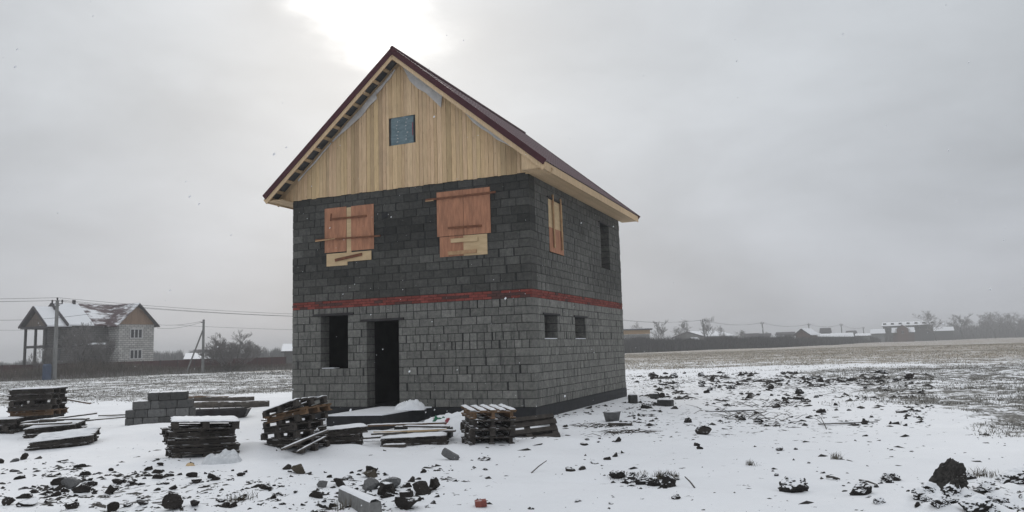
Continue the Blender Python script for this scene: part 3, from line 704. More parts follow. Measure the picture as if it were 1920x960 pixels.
special = [
 (1766, 932, 84, 60, 'boulder', rock_mesh('boulder', 301, 'boulder', 4, .85, 1, taper=.44, lean=.5, cut=.38), 'large dark pointed boulder on the snowy rubble at lower right', 'boulder', .2),
 (1320, 815, 32, 14, 'soil_clod', rock_mesh('soil_clod', 302, 'clod', 3, .3, 1), 'blocky dark lump standing alone on snow right of the house', 'clod', .25),
 (692, 896, 32, 15, 'stone', rock_mesh('stone', 303, 'stone_brown', 3, .3, 1), 'brown triangular stone behind the snow-topped concrete kerb piece', 'stone', .3),
 (562, 888, 34, 13, 'stone', rock_mesh('stone', 304, 'stone_brown', 3, .5, 1), 'mossy brown oblong stone below the leaning pallet stack', 'stone', .3),
 (538, 881, 17, 8, 'soil_clod', clods[0], 'small dark pyramid clod just left of the mossy brown stone', 'clod', .35),
 (735, 918, 44, 17, 'stone_slab', rock_mesh('stone_slab', 305, 'stone_grey', 3, .25, .8), 'flat light grey slab lying between dark rocks behind the kerb piece', 'stone slab', .35),
 (690, 920, 36, 20, 'stone', rock_mesh('stone', 306, 'stone_grey', 3, .3, .9), 'grey stone with a snow cushion on top behind the kerb piece', 'stone', .35),
 (813, 920, 24, 21, 'stone', rock_mesh('stone', 307, 'clod', 3, .4, 1), 'upright black angular rock at the right end of the rubble', 'rock', .3),
 (790, 928, 38, 20, 'stone', rock_mesh('stone', 308, 'clod', 3, .5, 1), 'broad black cracked rock left of the upright angular rock', 'rock', .3),
 (768, 936, 34, 18, 'stone', rock_mesh('stone', 309, 'clod', 3, .5, 1), 'low black rock in front of the broad cracked rock', 'rock', .3),
 (722, 930, 42, 20, 'stone', rock_mesh('stone', 310, 'clod', 3, .5, 1), 'wide black rock behind the near end of the kerb piece', 'rock', .3),
 (764, 958, 44, 24, 'stone', rock_mesh('stone', 311, 'clod', 3, .5, 1), 'black jagged rock cut by the bottom edge right of the kerb piece', 'rock', .25),
 (608, 914, 24, 14, 'stone', rock_mesh('stone', 312, 'stone_grey', 3, .4, 1), 'grey wedge stone left of the kerb piece', 'stone', .3),
 (638, 912, 28, 14, 'stone', rock_mesh('stone', 313, 'clod', 3, .5, 1), 'black clod directly behind the left end of the kerb piece', 'rock', .3),
 (495, 918, 24, 12, 'stone', rock_mesh('stone', 314, 'clod', 3, .4, 1), 'dark wedge rock below the white sack, apart from the rubble', 'rock', .3),
 (595, 936, 30, 16, 'stone', rock_mesh('stone', 315, 'clod', 3, .6, 1), 'black rock pair left of the middle of the kerb piece', 'rock', .3),
 (208, 927, 30, 20, 'stone', rock_mesh('stone', 316, 'clod', 3, .7, 1), 'tall black peaked clod at the right end of the left rubble patch', 'rock', .25),
 (130, 918, 38, 18, 'stone_slab', rock_mesh('stone_slab', 317, 'stone_grey', 3, .3, .9), 'grey tilted slab piece in the middle of the left rubble patch', 'stone slab', .35),
 (113, 910, 36, 12, 'stone', rock_mesh('stone', 318, 'clod', 3, .5, 1), 'long black wedge behind the grey tilted slab', 'rock', .3),
 (157, 917, 20, 10, 'stone', rock_mesh('stone', 319, 'clod', 3, .4, 1), 'square black clod just right of the grey tilted slab', 'rock', .3),
 (148, 926, 38, 12, 'stone', rock_mesh('stone', 320, 'clod', 3, .5, 1), 'wide black clod in front of the grey tilted slab', 'rock', .3),
 (322, 958, 36, 26, 'stone', rock_mesh('stone', 321, 'clod', 3, .7, 1), 'tall lumpy black clod at the bottom edge below the pallets', 'rock', .2),
 (208, 960, 30, 14, 'stone', rock_mesh('stone', 322, 'clod', 3, .3, 1), 'blocky black rock cut by the bottom edge at left', 'rock', .3),
 (55, 950, 34, 14, 'stone', rock_mesh('stone', 323, 'clod', 3, .6, 1), 'spreading black clod at the lower left corner', 'rock', .3),
 (12, 948, 26, 12, 'stone', rock_mesh('stone', 324, 'clod', 3, .4, 1), 'dark clod touching the left frame edge near the bottom', 'rock', .3),
 (30, 866, 18, 10, 'stone', rock_mesh('stone', 325, 'stone_grey', 3, .4, 1), 'grey broken lump on snow below the low snow-topped pallets', 'rock', .3),
 (47, 862, 14, 11, 'stone', rock_mesh('stone', 326, 'clod', 3, .6, 1), 'dark twisted lump beside the grey broken lump', 'rock', .3),
 (4, 869, 14, 8, 'stone', rock_mesh('stone', 327, 'clod', 3, .4, 1), 'small dark rock at the left frame edge below the pallets', 'rock', .3),
 (845, 863, 34, 20, 'block_fragment', rock_mesh('block_fragment', 328, 'stone_grey', 3, .25, 1), 'broken grey block chunk standing in snow in front of the tidy pallet stack', 'block fragment', .2),
 (911, 864, 30, 10, 'stone', rock_mesh('stone', 329, 'clod', 3, .3, 1), 'dark wedge slab on snow right of the broken grey block chunk', 'rock', .3),
 (1488, 924, 54, 24, 'soil_clod', clods_s[0], 'wide dark earth lump with snow on top sunk in a hollow at lower right', 'clod', .35),
 (1617, 928, 50, 20, 'soil_clod', clods_s[1], 'long earth lump capped with snow left of the boulder', 'clod', .35),
 (1672, 902, 36, 12, 'soil_clod', clods_s[2], 'snow-capped earth lump behind and left of the boulder', 'clod', .35),
 (1212, 766, 24, 9, 'soil_clod', clods_s[3], 'dark bundle with snow on top between loose blocks beside the side wall', 'bundle', .3),
 (1250, 914, 34, 22, 'soil_clod', clods_s[4], 'round dark tussock clod at the right end of the bare trench edge', 'clod', .35),
 (1810, 900, 34, 13, 'soil_clod', clods_s[5], 'dark clod under snow immediately right of the boulder', 'clod', .35),
 (1070, 884, 20, 9, 'soil_clod', clods[5], 'oval dark clod near the stick lying on snow', 'clod', .35)]
for (px, py, w, h, nm, me, lb, ct, sk) in special:
    place_rock(me, px, py, w, h, nm, lb, ct, None, sk)
GA = ('small black clod of the scattered rubble on the snow at lower left', 'clods in the lower left rubble')
GB = ('small black clod in the rubble around the concrete kerb piece', 'clods around the kerb piece')
GC = ('dark clod strewn on open snow in front and right of the house', 'clods on the open snow')
GD = ('dark churned soil clod in the far right rows behind the house', 'churned clods on the right')
GE = ('snow-dusted clod in the heap around the boulder at lower right', 'clods around the boulder')
def scatter(n, reg, wr, lab, meshes, flatter=.5, clump=None):
    k = 0; rr = random.Random(hash(lab[1]) & 0 or len(lab[0])*7+n)
    while k < n:
        if clump and rr.random() < .7:
            c = rr.choice(clump); px, py = rr.gauss(c[0], c[2]), rr.gauss(c[1], c[3])
        else: px, py = rr.uniform(reg[0], reg[2]), rr.uniform(reg[1], reg[3])
        if not (reg[0] <= px <= reg[2] and reg[1] <= py <= reg[3]): continue
        w = wr[0]+(wr[1]-wr[0])*rr.random()**2.2
        place_rock(rr.choice(meshes), px, py, w, w*flatter*rr.uniform(.6, 1.2), 'soil_clod', lab[0], 'clod', lab[1], .38); k += 1
scatter(86, (0, 868, 480, 958), (7, 28), GA, clods, .36, [(110, 920, 50, 16), (190, 915, 40, 12), (60, 945, 40, 10), (340, 945, 70, 10), (270, 895, 70, 10), (400, 905, 50, 10)])
scatter(54, (480, 872, 840, 956), (8, 28), GB, clods, .40, [(640, 900, 60, 12), (600, 930, 50, 12), (740, 930, 50, 12), (650, 895, 40, 10)])
scatter(40, (860, 820, 1760, 955), (6, 20), GC, clods+clods_s, .42, [(1110, 825, 30, 5), (1310, 830, 60, 9), (1560, 850, 90, 14), (1110, 880, 40, 10), (1600, 915, 60, 9)])
scatter(90, (1180, 697, 1720, 800), (8, 22), GD, clods+clods_s, .44, [(1260, 706, 40, 4), (1380, 705, 60, 6), (1480, 714, 60, 6), (1610, 716, 50, 8), (1400, 735, 60, 8), (1480, 748, 30, 6), (1440, 780, 60, 10), (1650, 790, 40, 8)])
scatter(30, (1640, 893, 1916, 958), (24, 66), GE, clods_p, .42, [(1860, 920, 40, 18), (1760, 946, 60, 9), (1900, 900, 25, 8)])

# crumbs too many to count: one object
def crumbs():
    V = []; F = []; rr = random.Random(3)
    base = [(0, 0, 1), (1, 0, 0), (0, 1, 0), (-1, 0, 0), (0, -1, 0)]
    regs = [((0, 868, 500, 958), 1900), ((80, 895, 300, 935), 500), ((480, 868, 860, 958), 1300), ((860, 812, 1900, 958), 900), ((1180, 700, 1750, 800), 2600), ((1230, 700, 1700, 724), 1200), ((0, 830, 640, 870), 90), ((640, 790, 1180, 850), 240), ((1020, 745, 1200, 800), 260), ((1100, 885, 1300, 912), 160)]
    for (a, b, c, d), n in regs:
        for i in range(n):
            px, py = rr.uniform(a, c), rr.uniform(b, d)
            if fbm(np.array([px/48.]), np.array([py/13.]), 8, 3)[0] < (.50 if py > 862 and px < 860 or py < 800 else .56): continue
            p = gp0(px, py, 0); z = Hs(p[0], p[1]); s = (1.5+6.0*rr.random()**2.6)/FPX*p[1]; k = len(V); t = rr.random()*6
            hz_ = rr.uniform(.22, .75); el = rr.uniform(.7, 1.9); ox_, oy_ = rr.uniform(-.6, .6), rr.uniform(-.6, .6)
            for (x, y, zz) in base:
                q = rr.uniform(.45, 1.5) if zz == 0 else 1; xx_, yy_ = (x*el*q, y*q) if zz == 0 else (ox_*el, oy_)
                V.append((p[0]+(xx_*math.cos(t)-yy_*math.sin(t))*s, p[1]+(xx_*math.sin(t)+yy_*math.cos(t))*s, z-.004+(zz*hz_ if zz else rr.uniform(-.15, .12))*s))
            F += [(k, k+1, k+2), (k, k+2, k+3), (k, k+3, k+4), (k, k+4, k+1)]
    o = link(npmesh('soil_crumbs', V, F, 'crumb')); tag(o, 'crumbs of dark soil and stone sprinkled over the snow', 'crumbs', kind='stuff')
crumbs()

# ------------------------------------------------------------------ pallets
def pallet_set(wood, seed):
    rr = random.Random(seed); S = {}
    def bd(name, a, b):
        m = MB(); m.box(a, b); me = m.mesh(name, wood); return me
    S['deck'] = []
    w = 1.2; d = .8
    for k in range(5):
        y = -d/2+k*(d-.11)/4+rr.uniform(-.01, .01); S['deck'].append(bd('deck_board', (-w/2+(rr.uniform(-.03, .01) if rr.random() < .7 else rr.uniform(.03, .16)), y, .122), (w/2+rr.uniform(-.01, .02), y+.11+rr.uniform(-.015, .01), .144)))
    S['cross'] = [bd('cross_board', (x-.06, -d/2+.005, .100), (x+.06, d/2-.005, .1215)) for x in (-.53, 0, .53)]
    S['block'] = [bd('block', (x-.065, y-.045, .0225), (x+.065, y+.045, .0995)) for x in (-.525, 0, .525) for y in (-.35, 0, .35)]
    if seed % 3 != 2 or wood == 'pal_brown':
        S['block'] = [bd('stringer', (-w/2+.01+rr.uniform(0, .02), y-.03, .0225), (w/2-.01, y+.03, .0995)) for y in (-.31+rr.uniform(-.03, .03), 0, .31+rr.uniform(-.03, .03))]
    S['base'] = [bd('base_board', (-w/2+.004, y-.05, 0), (w/2-.004, y+.05, .022)) for y in (-.345, 0, .345)]
    return S
PS = {('pal_dark', i): pallet_set('pal_dark', i) for i in range(3)}; PS.update({('pal_brown', i): pallet_set('pal_brown', 9+i) for i in range(1)})
def soft_slab(mb, x0, y0, x1, y1, z, t, nx=10, ny=3, seed=0):
    rr = random.Random(seed); vs = []; fs = []
    for i in range(nx+1):
        for j in range(ny+1):
            e = 1 if (0 < i < nx and 0 < j < ny) else .25
            vs.append((x0+(x1-x0)*i/nx+rr.uniform(-.006, .006), y0+(y1-y0)*j/ny+rr.uniform(-.006, .006), z+t*e*rr.uniform(.7, 1.15)-(.008 if e < 1 and rr.random() < .35 else 0)-(t*.35*rr.random() if rr.random() < .25 else 0)))
    k = (nx+1)*(ny+1)
    for i in range(nx+1):
        for j in range(ny+1): x, y, _ = vs[i*(ny+1)+j]; vs.append((x, y, z))
    g = lambda i, j: i*(ny+1)+j
    for i in range(nx):
        for j in range(ny): fs.append((g(i, j), g(i+1, j), g(i+1, j+1), g(i, j+1)))
    for i in range(nx): fs.append((g(i, 0)+k, g(i+1, 0)+k, g(i+1, 0), g(i, 0))); fs.append((g(i, ny), g(i+1, ny), g(i+1, ny)+k, g(i, ny)+k))
    for j in range(ny): fs.append((g(0, j), g(0, j+1), g(0, j+1)+k, g(0, j)+k)); fs.append((g(nx, j)+k, g(nx, j+1)+k, g(nx, j+1), g(nx, j)))
    mb.add(vs, fs)
mb = MB()
for k in range(5): y = -.4+k*.1725; soft_slab(mb, -.6, y, .6, y+.105, .1445, .028, 14, 3, k)
SNOWB = mb.mesh('snow_cover', 'snow', True)
mb = MB(); soft_slab(mb, -.6, -.4, .6, .4, .1445, .03, 22, 14, 3); SNOWF = mb.mesh('snow_cover', 'snow', True)
def pallet(M, label, group, wood='pal_dark', snow=None, var=0, drop=()):
    o = empty('pallet', label=label, cat='pallet', group=group); o.matrix_world = M
    S = PS[(wood, var if wood == 'pal_dark' else 0)]; n = 0
    for key, nm in (('deck', 'deck_board'), ('cross', 'cross_board'), ('block', 'block'), ('base', 'base_board')):
        for me in S[key]:
            n += 1
            if n in drop: continue
            c = link(me, nm, o)
    if snow == 'boards': link(SNOWB, 'snow_cover', o)
    if snow == 'full': link(SNOWF, 'snow_cover', o)
    return o
ORD = ['', 'lowest', 'second from the bottom', 'third from the bottom', 'fourth from the bottom', 'fifth from the bottom', 'sixth from the bottom', 'seventh from the bottom', 'eighth from the bottom', 'ninth from the bottom']
def stack(base, yaw, n, desc, group, scl=1., tilt=lambda k: (0, 0), jit=(.05, .06), snow='boards', brown=(), seed=0, dz=.147, shift=lambda k: (0, 0), z0=0.):
    rr = random.Random(seed); z = base.z-.03+z0
    for k in range(n):
        tx, ty = tilt(k); sx, sy = shift(k)
        jy = rr.uniform(-1, 1)*jit[1]*1.3
        M = Matrix.Translation((base.x+rr.uniform(-1, 1)*jit[0]+sx, base.y+rr.uniform(-1, 1)*jit[0]+sy, z)) @ Euler((tx+rr.uniform(-.012, .012), ty+rr.uniform(-.012, .012), yaw+jy)).to_matrix().to_4x4() @ Matrix.Diagonal((scl, scl, scl, 1))
        lab = (ORD[k+1] if k < n-1 else 'topmost').replace(' from the bottom', ' lowest')+' pallet '+desc
        pallet(M, lab, group, 'pal_brown' if k in brown else 'pal_dark', snow if k == n-1 else None, rr.randrange(3), () if rr.random() < .5 else (rr.randint(2, 4),))
        z += dz*scl
def at(px, py, push=0.):
    p = gp(px, py); y = p.y+push; x = p.x*y/p.y; return Vector((x, y, Hs(x, y)))
# far left tall stack
stack(at(68, 812, .6), R_(4), 8, 'in the tall stack at far left', 'pallets of the tall stack at far left', seed=1, scl=.88, brown=(3,), jit=(.07, .07), dz=.145, tilt=lambda k: (0, R_(-1.0)))
# cut by the left edge
stack(at(-12, 815, .5), R_(8), 3, 'in the low stack cut by the left edge', 'pallets of the low stack at the left edge', seed=2, scl=.88, z0=-.05)
# half-collapsed pair in front of it
stack(at(104, 822, .9), R_(12), 2, 'of the loose pile in front of the tall stack', 'loose pallets left', seed=3, scl=.9, z0=.0, snow='boards', jit=(.1, .1), tilt=lambda k: (R_(4), R_(-2-2*k)))
stack(at(122, 842, .55), R_(14), 2, 'of the low snow-topped pair at left', 'low snow-topped pair', seed=4, scl=.92, z0=-.02, tilt=lambda k: (R_(5+2*k), R_(-2*k-2)), jit=(.05, .08), dz=.15)
# snow-topped stack with the white sack
stack(at(374, 863, .5), R_(30), 5, 'in the snow-topped stack with the white sack at its foot', 'pallets of the snow-topped stack', seed=5, scl=.86, snow='full', tilt=lambda k: (R_(2.5), R_(2.5)), jit=(.06, .13), dz=.142, z0=-.03)
# leaning stack
stack(at(553, 852, .50), R_(-38), 7, 'in the leaning stack left of the porch', 'pallets of the leaning stack', seed=6, scl=.80, snow='boards', brown=(5,), tilt=lambda k: (R_(1), R_(-2.3*k)), jit=(.05, .12), dz=.137, shift=lambda k: (.005*k, 0), z0=-.02)
stack(at(636, 838, .5), R_(10), 3, 'in the low sliding pile at the right of the leaning stack', 'pallets of the sliding pile', seed=7, scl=.75, tilt=lambda k: (0, R_(-1-k)), jit=(.07, .12))
# pile with white boards in front of the porch
stack(at(777, 837, .5), R_(6), 2, 'under the white boards in front of the porch', 'pallets in front of the porch', seed=8, tilt=lambda k: (R_(1), R_(-1)), jit=(.04, .06), z0=-.10)
# tidy stack by the corner
stack(at(914, 834, .6), R_(100), 5, 'in the tidy stack near the house corner', 'pallets of the tidy stack', seed=9, brown=(4,), jit=(.025, .03), dz=.145, tilt=lambda k: (R_(1.5), R_(0)), z0=-.09)
# pallets leaning low beside it
b = at(990, 822, .5)
pallet(Matrix.Translation((b.x, b.y, b.z+.0)) @ Euler((R_(42), R_(-4), R_(12))).to_matrix().to_4x4(), 'single dark pallet lying tilted right of the tidy stack', None, 'pal_dark', None, 1)
# loose boards
def board(px, py, ln, yaw, w=.12, t=.03, z=.1, mat='beam_dark', label='', pitch=0., name='board', cat='board', group=None, push=.0):
    p = at(px, py, push); m = MB(); n = 8
    for i in range(1): m.box((-ln/2, -w/2, 0), (ln/2, w/2, t))
    o = m.build(name, mat, None); o.location = (p.x, p.y, p.z+z); o.rotation_euler = (0, pitch, yaw)
    tag(o, label, cat, group)
    s = MB(); soft_slab(s, -ln/2+.01, -w/2+.003, ln/2-.01, w/2-.003, t+.001, .016, 12, 2, int(px)); s.build('snow_layer', 'snow', o, True)
    return o
board(110, 822, 1.5, R_(20), z=.36, label='grey board with snow sloping across the loose pile at far left', pitch=R_(-5), push=.7, w=.1)
board(120, 820, 1.1, R_(-6), z=.33, label='snow-covered board lying on the loose pile at far left', push=.4)
board(85, 824, 1.0, R_(12), z=.30, label='short snowy board low on the loose pile', push=.2)
board(130, 800, 1.2, R_(-14), z=.62, mat='pal_brown', label='brown board slanting down from the tall left stack', pitch=R_(9), push=.2, w=.1)
board(215, 786, 1.6, R_(28), z=.02, label='thin plank on snow left of the grey block stack', w=.1, pitch=R_(-2))
board(225, 780, 1.2, R_(10), z=.02, label='second thin plank behind the first, beside the grey block stack', w=.1)
board(770, 836, 1.35, R_(6), z=.21, w=.16, mat='osb', label='wide snow-covered board on the pile before the porch', push=.45)
board(745, 830, 1.2, R_(2), z=.22, w=.15, mat='pal_brown', label='pale board beneath snow at the back of the porch pile', push=.8)
board(800, 830, .9, R_(-5), z=.23, w=.10, mat='beam_dark', label='narrow snowy board topping the pile in front of the porch', push=.5, pitch=R_(2))
board(760, 834, 1.25, R_(12), z=.19, w=.13, label='snowy board lying skewed at the front of the porch pile', push=.25)
board(815, 832, .8, R_(-10), z=.17, w=.12, label='short snowy board at the right end of the porch pile', push=.35)
board(790, 828, 1.0, R_(3), z=.24, w=.11, mat='pal_brown', label='brown board with a snow ridge at the back right of the porch pile', push=.9)
board(690, 832, .5, R_(20), z=.05, w=.1, label='short plank under snow between leaning stack and porch pile', push=.3)
board(985, 800, 1.3, R_(-6), z=.05, w=.18, label='dark board edged with snow lying against the plinth corner', push=.3, t=.06)
board(1385, 770, 1.6, R_(3), z=.0, w=.25, t=.02, mat='stone_grey', label='grey sheet strip lying flat among brushwood on the right')
board(585, 856, .55, R_(35), z=.20, w=.022, t=.015, mat='beam_dark', label='thin pale lath leaning on the foot of the leaning stack', pitch=R_(-22), push=-.05)
board(572, 850, .8, R_(30), z=.24, w=.07, t=.03, label='dark board leaning across the front of the leaning stack', pitch=R_(-18), push=-.15)
board(512, 790, .6, R_(5), z=.02, w=.07, label='short stub of wood on snow left of the leaning stack')
board(740, 838, .4, R_(0), z=.0, w=.16, t=.05, label='dark wooden stub in snow between the two low pallet piles')
board(1590, 795, 1.2, R_(4), z=.01, w=.05, t=.02, label='thin lath lying on the snow at the edge of the grassy field')

# old beam pile behind the block stack
for (px, py, ln, yw, r, z, lb) in ((405, 772, 3.3, 18, .10, .05, 'thick weathered beam running behind the block stack'), (400, 768, 2.6, 20, .07, .2, 'upper beam lying on the thick weathered beam'), (380, 764, 1.7, 24, .05, .24, 'reddish short plank on top of the beams')):
    p = at(px, py, .8); m = MB(); y = R_(yw); d = Vector((math.cos(y), math.sin(y), 0)); pts = [p+d*(t-.5)*ln+Vector((0, 0, z+r+.03*math.sin(5*t))) for t in [i/7 for i in range(8)]]
    m.tube([q-p for q in pts], [r*(1+.1*math.sin(i*2.3)) for i in range(8)], 8); o = m.build('beam' if r > .06 else 'plank', 'beam_dark' if r > .06 else 'pal_brown', None, label=lb, cat='beam' if r > .06 else 'plank'); o.location = p
# mixing trough with handles
p = at(415, 787, .5)
tr = empty('mixing_trough', p, R_(8), 'black steel mixing trough with loop handles behind the snow-topped pallets', 'trough')
m = MB(); a, b_, h = .75, .3, .22
vs = [(-a*.85, -b_*.7, 0), (a*.85, -b_*.7, 0), (a*.85, b_*.7, 0), (-a*.85, b_*.7, 0), (-a, -b_, h), (a, -b_, h), (a, b_, h), (-a, b_, h)]
vi = [(x*.97, y*.95, z+.012) for x, y, z in vs]
m.add(vs+vi, [(0,3,2,1),(0,1,5,4),(1,2,6,5),(2,3,7,6),(3,0,4,7),(8,9,10,11),(12,13,9,8),(13,14,10,9),(14,15,11,10),(15,12,8,11),(4,5,13,12),(5,6,14,13),(6,7,15,14),(7,4,12,15)]); m.build('tub', 'steel', tr)
for x in (-.6, -.1, .45):
    m = MB(); m.tube([(x+.09*math.cos(t), -b_*.6+.25*(x > 0), h+.1*math.sin(t)) for t in np.linspace(0, math.pi, 9)], .012, 6); m.build('handle', 'steel', tr)
m = MB(); soft_slab(m, -.66, -.24, .66, .24, .13, .04, 14, 6, 2); m.build('snow_layer', 'snow', tr, True)

# stack of grey blocks, each a thing
def cblock(loc, yaw, sx, sy, sz, label, group, snow=False, mat='block', bri=.15, tilt=0.):
    m = MB(); rr = random.Random(int(abs(loc[0]*1000)) % 997); b = bri*rr.uniform(.62, 1.25); e = .014
    x, y, z = sx/2, sy/2, sz
    vs = []
    for zz, ee in ((0, e), (e, 0), (z-e, 0), (z, e)):
        for (i, j) in ((-1,-1),(1,-1),(1,1),(-1,1)): vs.append((i*(x-ee), j*(y-ee), zz))
    fs = [(3,2,1,0), (12,13,14,15)]
    for k in range(3):
        for i in range(4): fs.append((k*4+i, k*4+(i+1) % 4, k*4+4+(i+1) % 4, k*4+4+i))
    m.add(vs, fs, (b, b, b*.99)); o = m.build('concrete_block', mat, None, label=label, cat='block', group=group); o.location = loc; o.rotation_euler = (0, tilt, yaw)
    if snow: s = MB(); soft_slab(s, -x+.01, -y+.01, x-.01, y-.01, z+.001, .025, 6, 4, 1); s.build('snow_layer', 'snow', o, True)
    return o
bp = at(300, 798, .12); by = R_(14)
bd_ = Vector((math.cos(by), math.sin(by), 0)); bn_ = Vector((-math.sin(by), math.cos(by), 0))
rows = [[(-.70, .19), (-.50, .19), (-.22, .37), (.16, .39), (.50, .27), (.72, .12)], [(-.68, .22), (-.42, .28), (-.06, .42), (.26, .20), (.52, .31), (.73, .10)], [(-.42, .42), (-.10, .20), (.20, .39), (.58, .34)], [(-.18, .25), (.10, .26), (.42, .37)]]
cn = ['bottom', 'second', 'third', 'top']; on = ['first', 'second', 'third', 'fourth', 'fifth', 'sixth']
for r, row in enumerate(rows):
    xx = {0: -.78, 1: -.78, 2: -.62, 3: -.27}[r]
    for k, (_, w) in enumerate(row):
        c = bp+bd_*(xx+w/2)+Vector((0, 0, .02+r*.204)); xx += w+.014
        cblock(c, by+random.uniform(-.01, .01), w, .39, .198, '%s grey block from the left in the %s course of the block stack' % (on[k], cn[r]), 'blocks of the stack left of the house', snow=(r == 3 or (r == 2 and k == 0) or (r == 1 and k == 0)), bri=.15 if r < 3 else .10)
# loose blocks by the side wall and elsewhere
for (px, py, sx, sz, yw, lb, mt) in ((1187, 757, .22, .24, 10, 'upright dark block at the foot of the far wall corner', 'block'), (1227, 748, .25, .14, 0, 'small dark block set highest in the loose group by the side wall', 'block'), (1248, 762, .40, .17, -35, 'snow-topped block lying askew at the right of the loose group', 'block')):
    p = at(px, py, .1); cblock(p, R_(yw), sx, .2, sz, lb, None, True, mt, .07)
p = at(1175, 790, 0); board(1163, 797, .5, R_(-22), z=.0, w=.12, t=.05, label='short dark offcut lying beside the grey tub', mat='beam_dark')
for (px, py, s, lb) in ((752, 818, .2, 'small dark block half buried behind the porch pile'), (838, 806, .2, 'dark block standing in the rubbish by the plinth'), (838, 822, .2, 'grey block below the standing block in the rubbish heap')):
    cblock(at(px, py, .1), R_(random.uniform(-20, 20)), s, .2, .2, lb, None, True, 'block', .05)
# tub
p = at(1148, 790, .1); m = MB(); n = 20; vs = []; prof = [(.12, 0), (.155, .18), (.165, .18), (.165, .195), (.148, .195), (.14, .16)]
for (r, z) in prof: vs += [(r*1.2*math.cos(2*math.pi*i/n), r*.8*math.sin(2*math.pi*i/n), z) for i in range(n)]
fs = [tuple(range(n-1, -1, -1)), tuple(5*n+i for i in range(n))]+[(k*n+i, k*n+(i+1) % n, (k+1)*n+(i+1) % n, (k+1)*n+i) for k in range(5) for i in range(n)]
m.add(vs, fs); o = m.build('tub', 'stone_grey', None, True, label='oval grey plastic tub with snow in it beside the side wall', cat='tub'); o.location = p; o.scale = (1.05, 1.05, 1.05)
m = MB(); m.add([(.165*math.cos(2*math.pi*i/n), .11*math.sin(2*math.pi*i/n), .188) for i in range(n)]+[(0, 0, .205)], [(i, (i+1) % n, n) for i in range(n)]); m.build('snow_layer', 'snow', o, True)

# kerb piece in the foreground (long concrete wedge with snow on top)
A = gp(637, 934); Bk = gp(700, 962)
kc = (A+Bk)/2
k0 = gp0(636, 916, .14); k1 = gp0(691, 942, .15)
dk = Vector((k1[0]-k0[0], k1[1]-k0[1], 0)).normalized(); nk = Vector((-dk.y, dk.x, 0))
if nk.y < 0: nk = -nk
m = MB(); p0 = Vector((k0[0], k0[1], 0))-dk*.02; p1 = Vector((k1[0], k1[1], 0))+dk*.03
O0 = p0.copy(); zb = -.12
vs = []
for q, wd, zt in ((p0, .10, .135), (p0.lerp(p1, .33), .13, .142), (p0.lerp(p1, .66), .13, .146), (p1, .12, .150)):
    for (off, z) in ((-.02, zb), (0, zt), (wd, zt+.0), (wd+.03, zb)): vs.append(Vector((q.x, q.y, z))+nk*off-O0)
fs = [(0, 1, 2, 3)]+[(4*i+j, 4*i+4+j, 4*i+4+(j+1) % 4, 4*i+(j+1) % 4) for i in range(3) for j in range(4)]+[(15, 14, 13, 12)]
m.add(vs, fs); o = m.build('kerb_piece', 'concrete', None, label='long pale concrete kerb piece with snow on top in the foreground', cat='kerb'); o.location = O0
import bmesh
bm = bmesh.new(); bm.from_mesh(o.data); bmesh.ops.recalc_face_normals(bm, faces=bm.faces); bm.to_mesh(o.data); bm.free()
m = MB(); n = 16; vs = []
for i in range(n+1):
    t = i/n; q = p0.lerp(p1, t); wd = .10+.05*t; zt = .136+.015*t
    for (f, z) in ((.0+.01*math.sin(i*2.1), 0), (.12, .022), (.5, .032), (.85, .022), (1.02, 0)): vs.append(Vector((q.x, q.y, zt+z))+nk*wd*f-O0)
m.add(vs, [(5*i+j, 5*i+5+j, 5*i+6+j, 5*i+1+j) for i in range(n) for j in range(4)]); m.build('snow_layer', 'snow', o, True)
# red brick
p = at(902, 951, .03); m = MB(); m.box((-.06, -.05, 0), (.06, .05, .065)); o = m.build('brick', 'redbrick', None, label='half red brick lying alone on the foreground snow', cat='brick'); o.location = p; o.rotation_euler = (0, R_(-4), R_(8))

# crumpled sheets
def crumple(name, px, py, w, h, d, mat, label, cat, seed, push=.1, z=0., pos=None):
    p = at(px, py, push) if pos is None else Vector(pos); m = MB(); nx, ny = 34, 24; vs = []
    for i in range(nx+1):
        for j in range(ny+1):
            u, v = i/nx*2-1, j/ny*2-1; r = max(0, 1-(abs(u)**2.4+abs(v)**2.4))
            f = float(fbm(np.array([u*2.2+seed]), np.array([v*2.2]), seed, 4)[0]); g_ = abs(float(fbm(np.array([u*3.5+seed]), np.array([v*3.5+7]), seed+3, 3)[0])-.5)*2
            vs.append((u*w/2*(1+.15*(f-.5)), v*d/2, h*(r**.6)*(.55+.9*(f-.3)-.35*g_)-.03))
    m.add(vs, [(i*(ny+1)+j, (i+1)*(ny+1)+j, (i+1)*(ny+1)+j+1, i*(ny+1)+j+1) for i in range(nx) for j in range(ny)])
    o = m.build(name, mat, None, True, label=label, cat=cat); o.location = p+Vector((0, 0, z)); return o
crumple('sack', 418, 868, .60, .26, .45, 'whitepl', 'crumpled white plastic sack at the foot of the snow-topped pallets', 'sack', 3, .10)
crumple('sack', 357, 874, .17, .09, .15, 'osb', 'small cream bag under the corner of the snow-topped pallets', 'bag', 5, .05)
def az_(px, py, z): return tuple(gp0(px, py, z))
mz = gp0(868, 790, .2)
crumple('snow_heap', 0, 0, 2.0, .50, 1.1, 'snow', 'snow-covered mound of rubbish between porch and tidy pallets', 'mound', 12, pos=(mz[0], mz[1], 0))
crumple('packaging', 0, 0, .42, .26, .3, 'green', 'crumpled green packaging in the rubbish beside the porch', 'packaging', 7, pos=az_(826, 794, .16))
crumple('packaging', 0, 0, .26, .22, .2, 'green', 'smaller green wrapper right of the crumpled green packaging', 'packaging', 8, pos=az_(851, 797, .14))
crumple('packaging', 0, 0, .14, .2, .14, 'pinkp', 'pink scrap at the left of the green packaging', 'packaging', 9, pos=az_(815, 797, .13))
